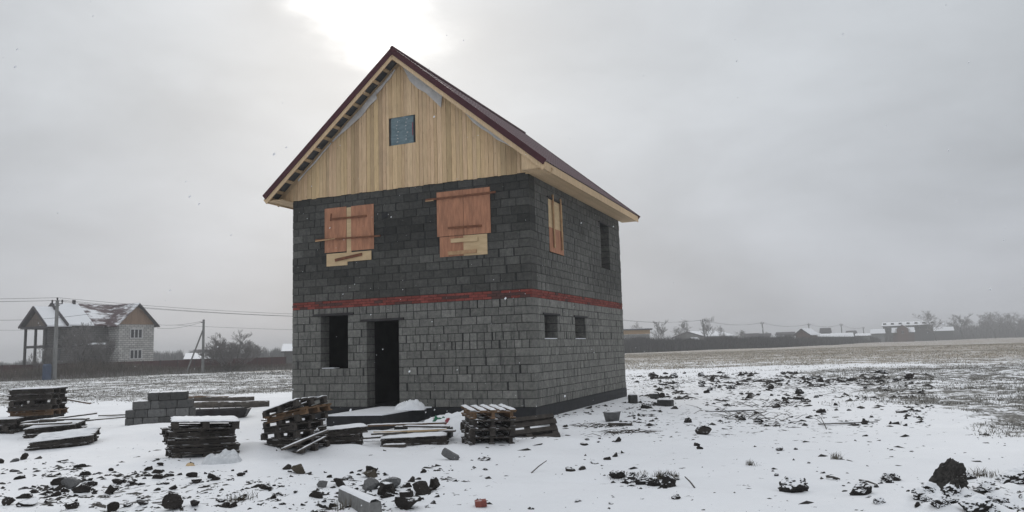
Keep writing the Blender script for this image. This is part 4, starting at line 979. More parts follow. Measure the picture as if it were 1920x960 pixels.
crumple('packaging', 0, 0, .16, .16, .14, 'pinkp', 'pink scrap between the two green wrappers', 'packaging', 10, pos=az_(841, 792, .20))
crumple('sheet', 0, 0, .75, .30, .45, 'snow', 'crumpled snow-covered sheet on the right end of the porch', 'sheet', 14, pos=az_(768, 766, .29))
crumple('sheet', 872, 826, .6, .24, .4, 'snow', 'snow-covered scrap left of the tidy pallet stack', 'scrap', 15, .1)
crumple('packaging', 961, 826, .14, .14, .1, 'whitepl', 'white scrap standing right of the tidy pallet stack', 'scrap', 16, .0)
crumple('tarpaulin', 1226, 758, .5, .12, .3, 'clod_snow', 'snow-dusted greenish tarpaulin heap among the loose blocks', 'tarpaulin', 17, .0)

# ------------------------------------------------------------------ sticks, tufts, brushwood, grass
def stick(p, q, r, label, cat='stick'):
    p = Vector(p); q = Vector(q); m = MB(); m.tube([(0, 0, 0), (q-p)*.5+Vector((0, 0, .01)), q-p], [r, r*.9, r*.6], 6); o = m.build('stick', 'bark', None, label=label, cat=cat); o.location = p; return o
a = gp(996, 887); b = gp(1026, 882); stick(a, b+Vector((0, .1, .12)), .008, 'thin stick propped on the snow in front of the house corner')
a = gp(1303, 915); stick(a, Vector((a.x-.09, a.y+.1, .10)), .009, 'short dark stick standing askew right of the bare trench edge')
a = gp(1550, 897); b = gp(1575, 901); stick(a+Vector((0, 0, .02)), b+Vector((0, 0, .02)), .014, 'dark twig lying on snow above the hollow')
a = gp(1612, 905); b = gp(1645, 914); stick(a+Vector((0, 0, .03)), b+Vector((0, 0, .03)), .012, 'long twig lying across the clods left of the boulder')
a = gp(1550, 805); b = gp(1540, 793); stick(a, b+Vector((0, 0, .1)), .01, 'leaning stem in the churned snow on the right')
def blades(name, pts, hs, ws, mat, colr, label, cat, kind=None, group=None, lean=.5, origin=None):
    """pts Nx3 array; each blade a bent two-segment ribbon"""
    n = len(pts); pts = np.asarray(pts); t = rng.rand(n)*2*math.pi; ln = hs*lean*rng.rand(n); fa = rng.rand(n)*math.pi
    dx, dy = np.cos(fa)*ws/2, np.sin(fa)*ws/2; ox, oy = np.cos(t)*ln, np.sin(t)*ln
    V = np.zeros((n, 5, 3)); V[:, 0] = pts+np.stack([-dx, -dy, 0*dx], -1); V[:, 1] = pts+np.stack([dx, dy, 0*dx], -1)
    mid = pts+np.stack([ox*.35, oy*.35, hs*.6], -1); V[:, 2] = mid+np.stack([dx*.7, dy*.7, 0*dx], -1); V[:, 3] = mid-np.stack([dx*.7, dy*.7, 0*dx], -1)
    V[:, 4] = pts+np.stack([ox, oy, hs*(1-.3*rng.rand(n)*lean)], -1)
    k = np.arange(n)*5
    F = np.concatenate([np.stack([k, k+1, k+2], -1), np.stack([k, k+2, k+3], -1), np.stack([k+3, k+2, k+4], -1)])
    if origin is not None: V = V-np.array(origin)
    C = np.repeat(colr, 5, axis=0) if colr is not None else np.ones((n*5, 3))
    o = link(npmesh(name, V.reshape(-1, 3), F, mat, C)); 
    if origin is not None: o.location = origin
    return tag(o, label, cat, group, kind)
def tuft(px, py, r, h, n, label, name='grass_tuft'):
    p = gp(px, py); a = rng.randn(n, 2)*r*.4; P = np.stack([p.x+a[:, 0], p.y+a[:, 1]*.7, H(p.x+a[:, 0], p.y+a[:, 1]*.7)-.01], -1)
    c = np.array([[.10, .085, .06]])*(rng.rand(n, 1)*.9+.5)
    return blades(name, P, h*(.5+.6*rng.rand(n)), np.full(n, .007), 'brush', c, label, 'tuft', lean=.9, origin=tuple(p))
tuft(1568, 861, .10, .13, 60, 'upright tuft of dry grass alone on the snow at right')
tuft(1407, 872, .10, .10, 50, 'small dry tuft at the edge of the snow between the two lumps')
tuft(1246, 898, .20, .14, 220, 'dry grass growing on the round tussock of the trench edge')
tuft(1180, 893, .35, .05, 160, 'low dry grass along the bare trench edge')
tuft(1845, 893, .22, .14, 90, 'dry weeds sticking out of the snowy heap right of the boulder')
tuft(640, 955, .2, .14, 40, 'thin dry stems beside the kerb piece in the foreground')
tuft(455, 940, .22, .14, 60, 'fine dry stems over the rubble at lower left')
# bare trench edge
for i, (px, py, w, h) in enumerate(((1158, 900, 32, 13), (1182, 905, 40, 17), (1207, 909, 34, 15), (1228, 912, 28, 14))):
    place_rock(clods_s[i], px, py, w, h, 'soil_clod', ['leftmost bare soil clod of the trench edge at lower centre', 'widest bare soil clod of the trench edge, second from its left', 'third bare soil clod of the trench edge from its left', 'bare soil clod of the trench edge beside the round tussock'][i], 'clod', 'clods of the trench edge', .35)
# brushwood heaps: tangles of sticks
def brushwood(px, py, w, d, n, h, label):
    p = gp(px, py); m = MB(); rr = random.Random(int(px))
    for i in range(n):
        x, y = rr.gauss(0, w*.3), rr.gauss(0, d*.3); a = rr.uniform(-.6, .6)+(math.pi if rr.random() < .5 else 0); l = rr.uniform(.12, .45)
        z = Hs(p.x+x, p.y+y)-p.z; q = Vector((x, y, z)); e = q+Vector((math.cos(a)*l, math.sin(a)*l, rr.uniform(.0, h)))
        m.tube([q, (q+e)/2+Vector((0, 0, rr.uniform(0, .05))), e], [.006, .005, .002], 4, cap=False)
    o = m.build('brushwood', 'bark', None, label=label, cat='brushwood'); o.location = p
brushwood(1400, 782, 2.0, 2.6, 60, .14, 'tangle of dark brushwood on the snow right of the house')
brushwood(1165, 812, .8, .5, 40, .06, 'small heap of sticks and straw in front of the side wall')
brushwood(1118, 800, .7, .5, 30, .08, 'bent wire and twigs on snow near the side wall')
brushwood(1445, 760, 2.0, 2.0, 50, .1, 'loose twigs strewn beyond the dark brushwood tangle')

# grass poking through snow
def field_grass():
    P = []; Hh = []; Ww = []; C = []
    N_ = 560000; r = rng.rand(N_); dist = 10+(150-10)*r**1.45; px = rng.uniform(-60, 1980, N_)
    x = (px-960)/FPX*dist; y = dist
    v = veg(x, y); cl = fbm(x/.8, y/.8, 91, 3); cl2 = fbm(x/4, y/4, 92, 3)
    keep = (v > .12) & ((cl*.6+cl2*.4) < (.36+v*.22)) & (rng.rand(N_) < v*1.2)
    c_, s_ = math.cos(HYAW), math.sin(HYAW); lx = (x-HC[0])*c_+(y-HC[1])*s_; ly = -(x-HC[0])*s_+(y-HC[1])*c_
    keep &= ~((lx > -W_-.1) & (lx < .1) & (ly > -.1) & (ly < D_+.1))
    x, y = x[keep], y[keep]; n = len(x); d = y
    P = np.stack([x, y, H(x, y)-.01], -1)
    hs = (.03+.085*rng.rand(n)**1.6)*(1+.4*sstep(40, 80, d)); ws = .005+.00045*d
    tan = sstep(38, 65, d+(fbm(x/9, y/9, 12, 3)-.5)*20)[:, None]*(x > 0)[:, None]
    base = np.array([[.155, .145, .12]])*(1-tan)+np.array([[.38, .33, .25]])*tan
    C = base*(.5+rng.rand(n, 1)); fr_ = rng.rand(n) < .22; C[fr_] = C[fr_]*.4+.34
    blades('dry_grass', P, hs, ws, 'brush', C, 'dry stubble grass poking through the snow of the field', 'grass', 'stuff', lean=1.3)
field_grass()

# ------------------------------------------------------------------ far left: brush, fence, poles, house
def band(name, p0, p1, depth, n, hmin, hmax, w, cols, label, side='near', hvar=1.0, taper=False):
    t = rng.rand(n); a = rng.rand(n)
    x = p0[0]+(p1[0]-p0[0])*t; y = p0[1]+(p1[1]-p0[1])*t+(a-.5)*depth
    hh = (hmin+(hmax-hmin)*rng.rand(n))*(.55+.9*fbm(x/6., y/6., 55, 3)*hvar)*(.55+.45*np.minimum(1, a*3))
    if taper: hh = hh*(1-.45*sstep(.3, .6, t))
    P = np.stack([x, y, H(x, y)-.03], -1)
    c = np.array(cols)[rng.randint(0, len(cols), n)]*(.7+.6*rng.rand(n, 1))
    return blades(name, P, hh, np.full(n, w)*(.6+.8*rng.rand(n)), 'brush', c, label, 'brush', 'stuff', lean=.5)
BC = [(.13, .105, .085), (.08, .066, .055), (.21, .185, .165), (.15, .12, .095)]
fl0 = dirpt(-60, 74); fl1 = dirpt(560, 98)
band('dry_brush', (fl0.x, fl0.y+2.5), (fl1.x, fl1.y+2.5), 5, 26000, .7, 1.75, .035, BC, 'tall dry weeds along the maroon fence at the left', taper=True)
band('frosted_weeds', (fl0.x, fl0.y-.5), (fl1.x, fl1.y-.5), 3, 7000, .2, .7, .03, [(.3, .29, .28), (.2, .185, .17), (.13, .11, .09)], 'low frosted weeds at the foot of the tall brush on the left')
# fence
fr = empty('fence', dirpt(-80, 79), 0, 'long maroon sheet fence behind the dry weeds on the left', 'fence')
f0 = dirpt(-80, 79, 0); f1 = dirpt(537, 103, 0)
dv = (f1-f0); nf = 18
for k in range(nf):
    a = dv*(k/nf); b = dv*((k+1)/nf)-dv.normalized()*.06; m = MB(); m.beam(a+Vector((0, 0, .6)), b+Vector((0, 0, .6)), .05, 1.72); 
    q = 8
    for j in range(q): c_ = a.lerp(b, (j+.5)/q); m.box((c_.x-.05, c_.y-.05, -.25), (c_.x+.05, c_.y-.025, 1.455))
    m.build('fence_panel', 'fence', fr)
    m = MB(); m.box((b.x+.0, b.y-.04, -.3), (b.x+.06, b.y+.06, 1.52)); m.build('post', 'steel', fr)
# blue tank
p = dirpt(90, 77.5, .50); m = MB(); n = 16
m.tube([(0, 0, -.6), (0, 0, .85), (0, 0, 1.0)], [.40, .40, .3], 16); o = m.build('barrel', 'bluetank', None, label='blue plastic barrel in the weeds behind the left utility pole', cat='barrel'); o.location = p
# utility poles
def pole(px, dist, h, label, arms=1, brace=None, lean=0., group=None, ins=3, w=.20, twin=False):
    p = dirpt(px, dist); r = empty('utility_pole', p, 0, label, 'utility pole', group)
    m = MB(); m.tube([(0, 0, -.3), (lean*h, 0, h)], [w*.62, w*.42], 8); m.build('shaft', 'pole', r)
    if arms:
        m = MB(); m.beam((lean*h-.55, 0, h-.35), (lean*h+.55, 0, h-.35), .08, .08); m.beam((lean*h-.35, 0, h-.9), (lean*h+.3, 0, h-.45), .05, .05); m.build('crossarm', 'steel', r)
        for x in (-.5, .0, .5)[:ins]:
            m = MB(); m.tube([(lean*h+x, 0, h-.33 if x else h-.02), (lean*h+x, 0, h-.1 if x else h+.12), (lean*h+x, 0, h+.06 if x else h+.3)], [.03, .09, .07], 8); m.build('insulator', 'steel', r)
    if brace:
        m = MB(); m.tube([(brace, -.6, -.2), (lean*h-.03, 0, h*.82)], .09, 8); m.build('brace', 'pole', r)
    return r, p+Vector((lean*h, 0, h))
P1, t1 = pole(104, 78, 7.9, 'concrete utility pole with three insulators before the left house', w=.36, lean=.0)
P2, t2 = pole(381, 88, 6.0, 'shorter concrete utility pole with a slanting brace by the bare bush', arms=0, brace=-1.7, w=.30, lean=0.0)
m = MB(); m.box((-.3, -.1, 5.65), (.0, .1, 5.75)); m.build('bracket', 'steel', P2)
def wire(a, b, sag, label, group='overhead wires', r=.016):
    a = Vector(a); b = Vector(b); m = MB(); n = 24
    m.tube([(b-a)*(i/n)+Vector((0, 0, -sag*4*(i/n)*(1-i/n))) for i in range(n+1)], r, 5); o = m.build('power_line', 'wire', None, label=label, cat='power line', group=group); o.location = a
far_r = Vector((40, 112, 8.4))
for k, (dx, dz) in enumerate(((-.5, 0), (0, .28), (.5, 0))):
    a = t1+Vector((dx, 0, dz)); wire(a, Vector((-80-dx, 62, 8.6+dz)), .5, ['first', 'middle', 'last'][k]+' of the wires running left from the three-insulator pole', 'wires left of the pole')
    e = dirpt(900, 118, 0); wire(a, Vector((e.x, e.y+dx, 7.0+dz)), 1.0, ['first', 'middle', 'last'][k]+' of the wires running right from the three-insulator pole', 'wires right of the pole')
wire(t2+Vector((-.3, 0, -.2)), dirpt(296, 103, zat(296, 610, 103)), .2, 'upper service wire from the braced pole to the left house')
wire(t2+Vector((-.3, 0, -.3)), dirpt(293, 103, zat(293, 616, 103)), .3, 'lower service wire from the braced pole to the left house')
wire(dirpt(332, 110, zat(332, 611, 110)), dirpt(760, 118, zat(760, 622, 118)), .2, 'low thin wire passing above the bare bush')
wire(dirpt(-60, 76, zat(-60, 600, 76)), dirpt(165, 80, zat(165, 590, 80)), .3, 'thin wire crossing in front of the left house roof')
wire(dirpt(-60, 110, zat(-60, 619, 110)), dirpt(90, 110, zat(90, 619, 110)), .1, 'thin wire behind the columns of the left house')

# left house, seen corner-on: the long ridge recedes to the right
LH_PHI = R_(60.); o0 = dirpt(222, 100, 0)
lh = empty('block_house', o0, LH_PHI, 'grey block house with maroon snowy roofs and tall porch columns at far left', 'house')
ex_ = np.array([math.cos(LH_PHI), math.sin(LH_PHI), 0]); ey_ = np.array([-math.sin(LH_PHI), math.cos(LH_PHI), 0]); oo = np.array([o0.x, o0.y, 0])
def LP(px, py, ax, c):
    """local point where the sight line through a photo pixel meets the local plane x=c or y=c"""
    d = ray(px, py); nn = ex_ if ax == 'x' else ey_; t = (c-(CAMP-oo)@nn)/(d@nn); P = CAMP+d*t-oo
    return Vector((P@ex_, P@ey_, P[2]))
def lbox(mat, a, b, name='wall', parent=None):
    m = MB(); m.box(tuple(min(p, q) for p, q in zip(a, b)), tuple(max(p, q) for p, q in zip(a, b))); return m.build(name, mat, parent or lh)
def slab_roof(name, pts, mat, t=.16, parent=None):
    """quad roof plane given by four corner points, thickened downward"""
    m = MB(); p = [Vector(q) for q in pts]; v = p+[q-Vector((0, 0, t)) for q in p]; n = len(p)
    m.add(v, [tuple(range(n)), tuple(range(2*n-1, n-1, -1))]+[(i, i+n, (i+1) % n+n, (i+1) % n) for i in range(n)])
    import bmesh
    me = m.mesh(name, mat); bm = bmesh.new(); bm.from_mesh(me); bmesh.ops.recalc_face_normals(bm, faces=bm.faces); bm.to_mesh(me); bm.free()
    return link(me, name, parent or lh)
def lgable(name, mat, pts, nrm, t=.1):
    m = MB(); n = Vector(nrm)*t; p = [Vector(q) for q in pts]; k = len(p)
    m.add([q for q in p]+[q+n for q in p], [tuple(range(k)), tuple(range(2*k-1, k-1, -1))]+[(i, (i+1) % k, (i+1) % k+k, i+k) for i in range(k)])
    import bmesh
    me = m.mesh(name, mat); bm = bmesh.new(); bm.from_mesh(me); bmesh.ops.recalc_face_normals(bm, faces=bm.faces); bm.to_mesh(me); bm.free(); return link(me, name, lh)
wx1 = LP(288, 650, 'y', 0).x; zE = LP(250, 608, 'y', 0).z; tR = LP(300, 611, 'y', -.7); tA = LP(262, 567.5, 'y', -.7); hw_ = tR.x-tA.x; tLx = tA.x-hw_
YM = 2.2; X1 = LP(131, 650, 'y', YM).x; yF = LP(80, 640, 'x', X1).y; YR = (YM-.5+yF+.5)/2
zRdg = LP(165, 570, 'y', YR).z; zEm = LP(170, 608.5, 'y', YM-.6).z
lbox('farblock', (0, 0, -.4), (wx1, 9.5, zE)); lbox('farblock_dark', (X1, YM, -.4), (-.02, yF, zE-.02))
lgable('gable', 'woodwall', [(0.05, -.06, zE), (wx1-.05, -.06, zE), (tA.x+(wx1-tA.x)*.55, -.06, zE+(tA.z-zE)*.5), (tA.x, -.06, tA.z-.25), (tA.x-(wx1-tA.x)*.55, -.06, zE+(tA.z-zE)*.5)], (0, 1, 0), .05)
yW = 9.8
slab_roof('roof', [(tR.x, -.7, tR.z), (tA.x, -.7, tA.z), (tA.x, yW, tA.z), (tR.x, yW, tR.z)], 'farroof')
slab_roof('roof', [(tLx, -.7, tR.z), (tLx, yW, tR.z), (tA.x, yW, tA.z), (tA.x, -.7, tA.z)], 'roof_partial')
XV = X1-.7                                                        # left verge of the main roof
xs_ = LP(176, 608, 'y', YM-.6).x
slab_roof('roof', [(XV, YM-.7, zEm), (xs_, YM-.7, zEm), (xs_, YR, zRdg), (XV, YR, zRdg)], 'snow')
slab_roof('roof', [(xs_, YM-.7, zEm), (tLx+.4, YM-.7, zEm), (tA.x, YR, zRdg-.05), (xs_, YR, zRdg)], 'roof_partial')
slab_roof('roof', [(XV, yF+.7, zEm), (tA.x, yF+.7, zEm), (tA.x, YR, zRdg-.02), (XV, YR, zRdg-.02)], 'farroof')
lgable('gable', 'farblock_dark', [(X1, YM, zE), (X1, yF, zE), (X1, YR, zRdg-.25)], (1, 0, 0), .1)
m = MB(); m.beam((XV-.05, YM-.75, zEm-.12), (XV-.05, YR, zRdg-.12), .12, .35); m.beam((XV-.05, yF+.75, zEm-.12), (XV-.05, YR, zRdg-.12), .12, .35); m.build('verge_trim', 'farroof', lh)
c0 = LP(138.5, 570, 'y', YR); lbox('farroof', (c0.x-.15, YR-.15, zRdg-.2), (c0.x+.15, YR+.15, zRdg+.45), 'chimney')
# porch
pa = LP(61, 574, 'y', YR); X2 = pa.x; pn = LP(88, 609, 'x', X2); pf = LP(35, 614, 'x', X2); zPe = (pn.z+pf.z)/2; hp_ = (pf.y-pn.y)/2; yc2 = (pf.y+pn.y)/2
slab_roof('roof', [(X2, pn.y, zPe), (X1, pn.y, zPe), (X1, yc2, pa.z), (X2, yc2, pa.z)], 'snow')
slab_roof('roof', [(X2, pf.y, zPe), (X1, pf.y, zPe), (X1, yc2, pa.z), (X2, yc2, pa.z)], 'farroof')
lgable('gable', 'greywood', [(X2+.5, pn.y+.5, zPe+.0), (X2+.5, pf.y-.5, zPe+.0), (X2+.5, yc2, pa.z-.45)], (1, 0, 0), .08)
m = MB(); m.beam((X2-.03, pn.y, zPe-.12), (X2-.03, yc2, pa.z-.12), .08, .28); m.beam((X2-.03, pf.y, zPe-.12), (X2-.03, yc2, pa.z-.12), .08, .28); m.build('verge_trim', 'farroof', lh)
lbox('farroof', (X2+.1, pn.y+.2, zPe-.3), (X1, pf.y-.2, zPe-.05), 'porch_ceiling')
z2 = LP(66, 651, 'x', X2+.6).z
for px in (47, 66, 85):
    q = LP(px, 650, 'x', X2+.6); lbox('steel', (q.x-.12, q.y-.12, -.4), (q.x+.12, q.y+.12, zPe-.3), 'column')
q0 = LP(46, 650, 'x', X2+.6); q1 = LP(86, 650, 'x', X2+.6)
lbox('steel', (X2+.5, q1.y, z2-.12), (X2+.7, q0.y, z2+.18), 'porch_beam'); lbox('steel', (X2+.6, q1.y-.1, z2-.12), (X1, q1.y+.1, z2+.18), 'porch_beam')
# balcony in front of the main wall
bal = lbox('farroof', (X1, YM-1.5, z2-.15), (-.02, YM-.01, z2+.12), 'balcony'); lbox('snow', (X1+1.2, YM-1.45, z2+.121), (-1.2, YM-.05, z2+.38), 'snow_layer', bal)
for (x0, x1, y0, y1) in ((244, 266, 634, 617), (243, 265, 673, 656)):
    A0 = LP(x0, y0, 'y', 0); A1 = LP(x1, y0, 'y', 0); z0 = A0.z; z1 = LP(x0, y1, 'y', 0).z; a, b = A0.x, A1.x
    w = MB(); w.box((a, -.03, z0), (b, .02, z1)); wo_ = w.build('window', 'glass', lh)
    m = MB(); t = .13
    for q in range(4): x = a+(b-a)*q/3; m.box((x-t/2, -.08, z0+t*.51), (x+t/2, -.031, z1-t*.51))
    m.box((a-t/2, -.08, z0-t/2), (b+t/2, -.031, z0+t/2)); m.box((a-t/2, -.08, z1-t/2), (b+t/2, -.031, z1+t/2)); m.build('frame', 'wframe', wo_)
for px in (172, 148):
    a = LP(px, 675, 'y', YM); lbox('plinth', (a.x, YM-.04, 0), (a.x+1.3, YM+.02, 2.3), 'opening')
for py0 in (625, 665):
    a = LP(108, py0, 'x', X1); lbox('glass', (X1-.04, a.y-.6, a.z-.7), (X1+.02, a.y+.6, a.z+.7), 'window')

# small buildings
def small_house(px0, px1, pyb, pye, pyr, dist, wall_m, roof_m, label, ridge='along', depth=8., snow_roof=True, name='house', win=0, cat='house', face=0.):
    """ridge 'along' = slope faces the camera; 'gable' = gable end faces the camera, ridge px given"""
    x0, x1 = ray(px0, 650)[0]/ray(px0, 650)[1]*dist, ray(px1, 650)[0]/ray(px1, 650)[1]*dist; xm_ = (x0+x1)/2
    az = math.atan2(xm_, dist); r = empty(name, (xm_, dist, 0), -az+R_(face), label, cat); a, b = (x0-xm_)*math.cos(az), (x1-xm_)*math.cos(az)
    pxm = (px0+px1)/2; ze_ = zat(pxm, pye, dist); zr_ = zat(pxm, pyr, dist)
    m = MB(); m.box((a, 0, -.4), (b, depth, ze_)); w = m.build('wall', wall_m, r)
    rm = 'snow' if snow_roof else roof_m; ov = .5
    if ridge == 'along':
        slab_roof('roof', [(a-ov, -ov, ze_-.1), (b+ov, -ov, ze_-.1), (b+ov*.6, depth/2, zr_), (a-ov*.6, depth/2, zr_)], rm, parent=r)
        slab_roof('roof', [(a-ov, depth+ov, ze_-.1), (b+ov, depth+ov, ze_-.1), (b+ov*.6, depth/2, zr_), (a-ov*.6, depth/2, zr_)], roof_m, parent=r)
        m = MB(); M = Matrix.Rotation(R_(90), 4, 'Z')
        for xx in (a+.05, b-.1): 
            vs = [(xx, 0, ze_), (xx, depth, ze_), (xx, depth/2, zr_-.1), (xx+.05, 0, ze_), (xx+.05, depth, ze_), (xx+.05, depth/2, zr_-.1)]
            m.add(vs, [(0,1,2),(5,4,3),(0,3,4,1),(1,4,5,2),(2,5,3,0)])
        m.build('gable', wall_m, r)
        m = MB(); m.box((a-ov, -ov-.02, ze_-.32), (b+ov, -ov, ze_-.1)); m.build('fascia', roof_m, r)
    elif ridge == 'flat':
        m = MB(); m.box((a-ov*1.2, -ov, ze_), (b+ov*1.6, depth, ze_+.25)); m.build('roof', roof_m, r); m = MB(); m.box((a-ov*1.1, -ov+.05, ze_+.25), (b+ov*1.5, depth-.05, ze_+.36)); m.build('roof_snow', 'snow', r)
    else:
        f = ridge; xr = a+(b-a)*f
        m = MB(); m.prism([(a, ze_), (b, ze_), (xr, zr_-.1)], .1, M=Matrix.Translation((0, .01, 0))); m.build('gable', wall_m, r)
        bb = b if f >= .45 else b
        slab_roof('roof', [(a-ov, -ov, ze_-.15), (xr, -ov, zr_), (xr, depth, zr_), (a-ov, depth, ze_-.15)], roof_m, parent=r)
        slab_roof('roof', [(b+ov, -ov*.2, ze_-.15), (b+ov, depth+ov, ze_-.15), (xr, depth, zr_), (xr, -ov, zr_)], rm, parent=r)
    for k in range(win):
        x = a+(b-a)*(k+.7)/(win+.4); z = ze_-1.9; m = MB(); m.box((x-.45, -.03, z), (x+.45, .02, z+1.1)); w2 = m.build('window', 'glass', r)
        m = MB(); m.box((x-.5, -.06, z-.08), (x+.5, -.031, z)); m.box((x-.5, -.06, z+1.1), (x+.5, -.031, z+1.18)); m.box((x-.03, -.06, z), (x+.03, -.031, z+1.1)); m.build('frame', 'wframe', w2)
    return r
small_house(352, 414, 680, 671, 661, 106, 'darkwall', 'farroof', 'low shed with a snow-covered roof just behind the maroon fence', name='shed', cat='shed', ridge='along', depth=7)
small_house(366, 396, 672, 664, 655, 150, 'darkwall', 'farroof', 'small dark building beyond the low snowy shed', snow_roof=False, name='shed', cat='shed')
small_house(533, 575, 676, 657, 644, 140, 'darkwall', 'farroof', 'snow-roofed house half hidden behind the left wall corner')
small_house(1160, 1219, 645, 627.5, 620, 200, 'farwall', 'farroof', 'flat-roofed house with an ochre upper band at the right of the main house', ridge='flat', win=3)
hs_ = [o for o in bpy.data.objects if o.get('label', '').startswith('flat-roofed')][0]
hw = [c for c in hs_.children if c.name.startswith('wall')][0].bound_box
m = MB(); m.box((hw[0][0]-.15, -.14, zat(1190, 627, 200)), (hw[6][0]+.15, -.02, zat(1190, 619.5, 200))); m.build('upper_cladding', 'yellowwall', hs_)
for c in hs_.children:
    if c.name.startswith('roof'): c.location.z = zat(1190, 619.3, 200)-zat(1190, 627.5, 200)
def corner_house(pxl, pxc, pxr, pye, pyr, dist, alpha, wall_m, label, name='house', cat='house', ov=.6):
    """building seen corner-on: gable from pxl to pxc faces front-left, snowy slope from pxc to pxr faces front-right"""
    c = dirpt(pxc, dist); az = math.atan2(c.x, c.y); r = empty(name, c, -az+alpha, label, cat)
    w = (pxc-pxl)/FPX*dist*math.cos(az)/math.sin(alpha); l = (pxr-pxc)/FPX*dist*math.cos(az)/math.cos(alpha)
    ze_ = zat(pxc, pye, dist); zr_ = zat(pxc, pyr, dist+w/2*math.cos(alpha))
    m = MB(); m.box((0, 0, -.5), (l, w, ze_)); m.build('wall', wall_m, r)
    m = MB(); m.add([(0, 0, ze_), (0, w, ze_), (0, w/2, zr_-.15), (l, 0, ze_), (l, w, ze_), (l, w/2, zr_-.15)], [(0, 1, 2), (5, 4, 3), (0, 3, 4, 1), (1, 4, 5, 2), (2, 5, 3, 0)]); m.build('gable', wall_m, r)
    k = (zr_-ze_)/(w/2)
    slab_roof('roof', [(-ov, -ov, ze_-ov*k), (l+ov, -ov, ze_-ov*k), (l+ov, w/2, zr_), (-ov, w/2, zr_)], 'snow', .18, r)
    slab_roof('roof', [(-ov, w+ov, ze_-ov*k), (l+ov, w+ov, ze_-ov*k), (l+ov, w/2, zr_), (-ov, w/2, zr_)], 'farroof', .18, r)
    m = MB(); m.beam((-ov-.03, -ov, ze_-ov*k-.2), (-ov-.03, w/2, zr_-.2), .1, .3); m.beam((-ov-.03, w+ov, ze_-ov*k-.2), (-ov-.03, w/2, zr_-.2), .1, .3); m.build('verge_trim', 'farroof', r)
    m = MB(); m.box((-.06, w*.42, ze_-2.2), (.0, w*.58, ze_-.9)); m.build('window', 'glass', r)
    return r
corner_house(1264, 1322, 1376, 629.5, 620.5, 226, R_(42), 'farwall', 'wide low barn with a snowy right roof slope behind the brush', 'barn', 'barn')
corner_house(1289, 1305, 1315, 640, 632, 216, R_(45), 'farwall', 'little gabled shed in front of the wide barn', 'shed', 'shed', .3)
small_house(1398, 1424, 640, 632, 625, 250, 'farwall', 'farroof', 'pale house with a grey roof between barn and brick house', snow_roof=False, win=2)
small_house(1426, 1446, 640, 634, 625, 262, 'darkwall', 'farroof', 'narrow dark-roofed house next to the pale grey-roofed one', snow_roof=False)
small_house(1448, 1470, 640, 634, 629, 245, 'farwall', 'farroof', 'low outbuilding with a snowy roof left of the brick house', name='shed', cat='shed')
small_house(1458, 1491, 640, 627, 622.5, 262, 'farwall', 'farroof', 'whitewashed house directly left of the brown brick house', snow_roof=False, win=3)
corner_house(1493, 1521, 1534, 625.5, 615.5, 248, R_(52), 'brownwall', 'brown brick house with a snowy right roof slope')
small_house(1537, 1566, 640, 631, 625.5, 262, 'farwall', 'farroof', 'long low shed with a white roof right of the brick house', name='shed', cat='shed')
small_house(1541, 1559, 640, 623, 615, 290, 'darkwall', 'farroof', 'dark hip-roofed house behind the long low white-roofed shed', snow_roof=False)
small_house(1568, 1600, 640, 631, 624, 280, 'darkwall', 'farroof', 'snowy-roofed cottage right behind the fourth utility pole')
small_house(1590, 1607, 636, 624, 620, 330, 'darkwall', 'farroof', 'distant dark-roofed cottage above the snowy roofs', snow_roof=False)
small_house(1607, 1632, 640, 629, 625, 300, 'farwall', 'farroof', 'pale cottage with a broad snowy roof near the sixth tree gap')
small_house(1636, 1660, 636, 625, 617, 320, 'farwall', 'farroof', 'pale cottage at the left foot of the long snow-roofed building')
small_house(1658, 1752, 636, 610, 603, 340, 'darkwall', 'farroof', 'long building with a snow-covered roof and dormers', depth=14, win=6, name='long_building', cat='building')
lb_ = [o for o in bpy.data.objects if o.get('label', '').startswith('long building')][0]
for k in range(7):
    x = -9+k*3.1; m = MB(); z = zat(1705, 607.5, 340); m.box((x-.6, 2.0, z-.5), (x+.6, 4.0, z+.6)); m.build('dormer', 'farroof', lb_)
small_house(1684, 1706, 640, 617, 608.5, 318, 'brownwall', 'farroof', 'brown gabled bay house in front of the long snow-roofed building', ridge=.5, depth=6, win=1)
small_house(1676, 1716, 640, 623, 614, 322, 'brownwall', 'farroof', 'broad snowy-roofed wing behind the brown gabled bay', depth=7)
small_house(1752, 1790, 636, 620, 613, 360, 'darkwall', 'farroof', 'snow-roofed house under the round bare tree')
small_house(1845, 1868, 634, 624, 618, 420, 'farwall', 'farroof', 'small snowy-roofed hut glimpsed between the far right trees')

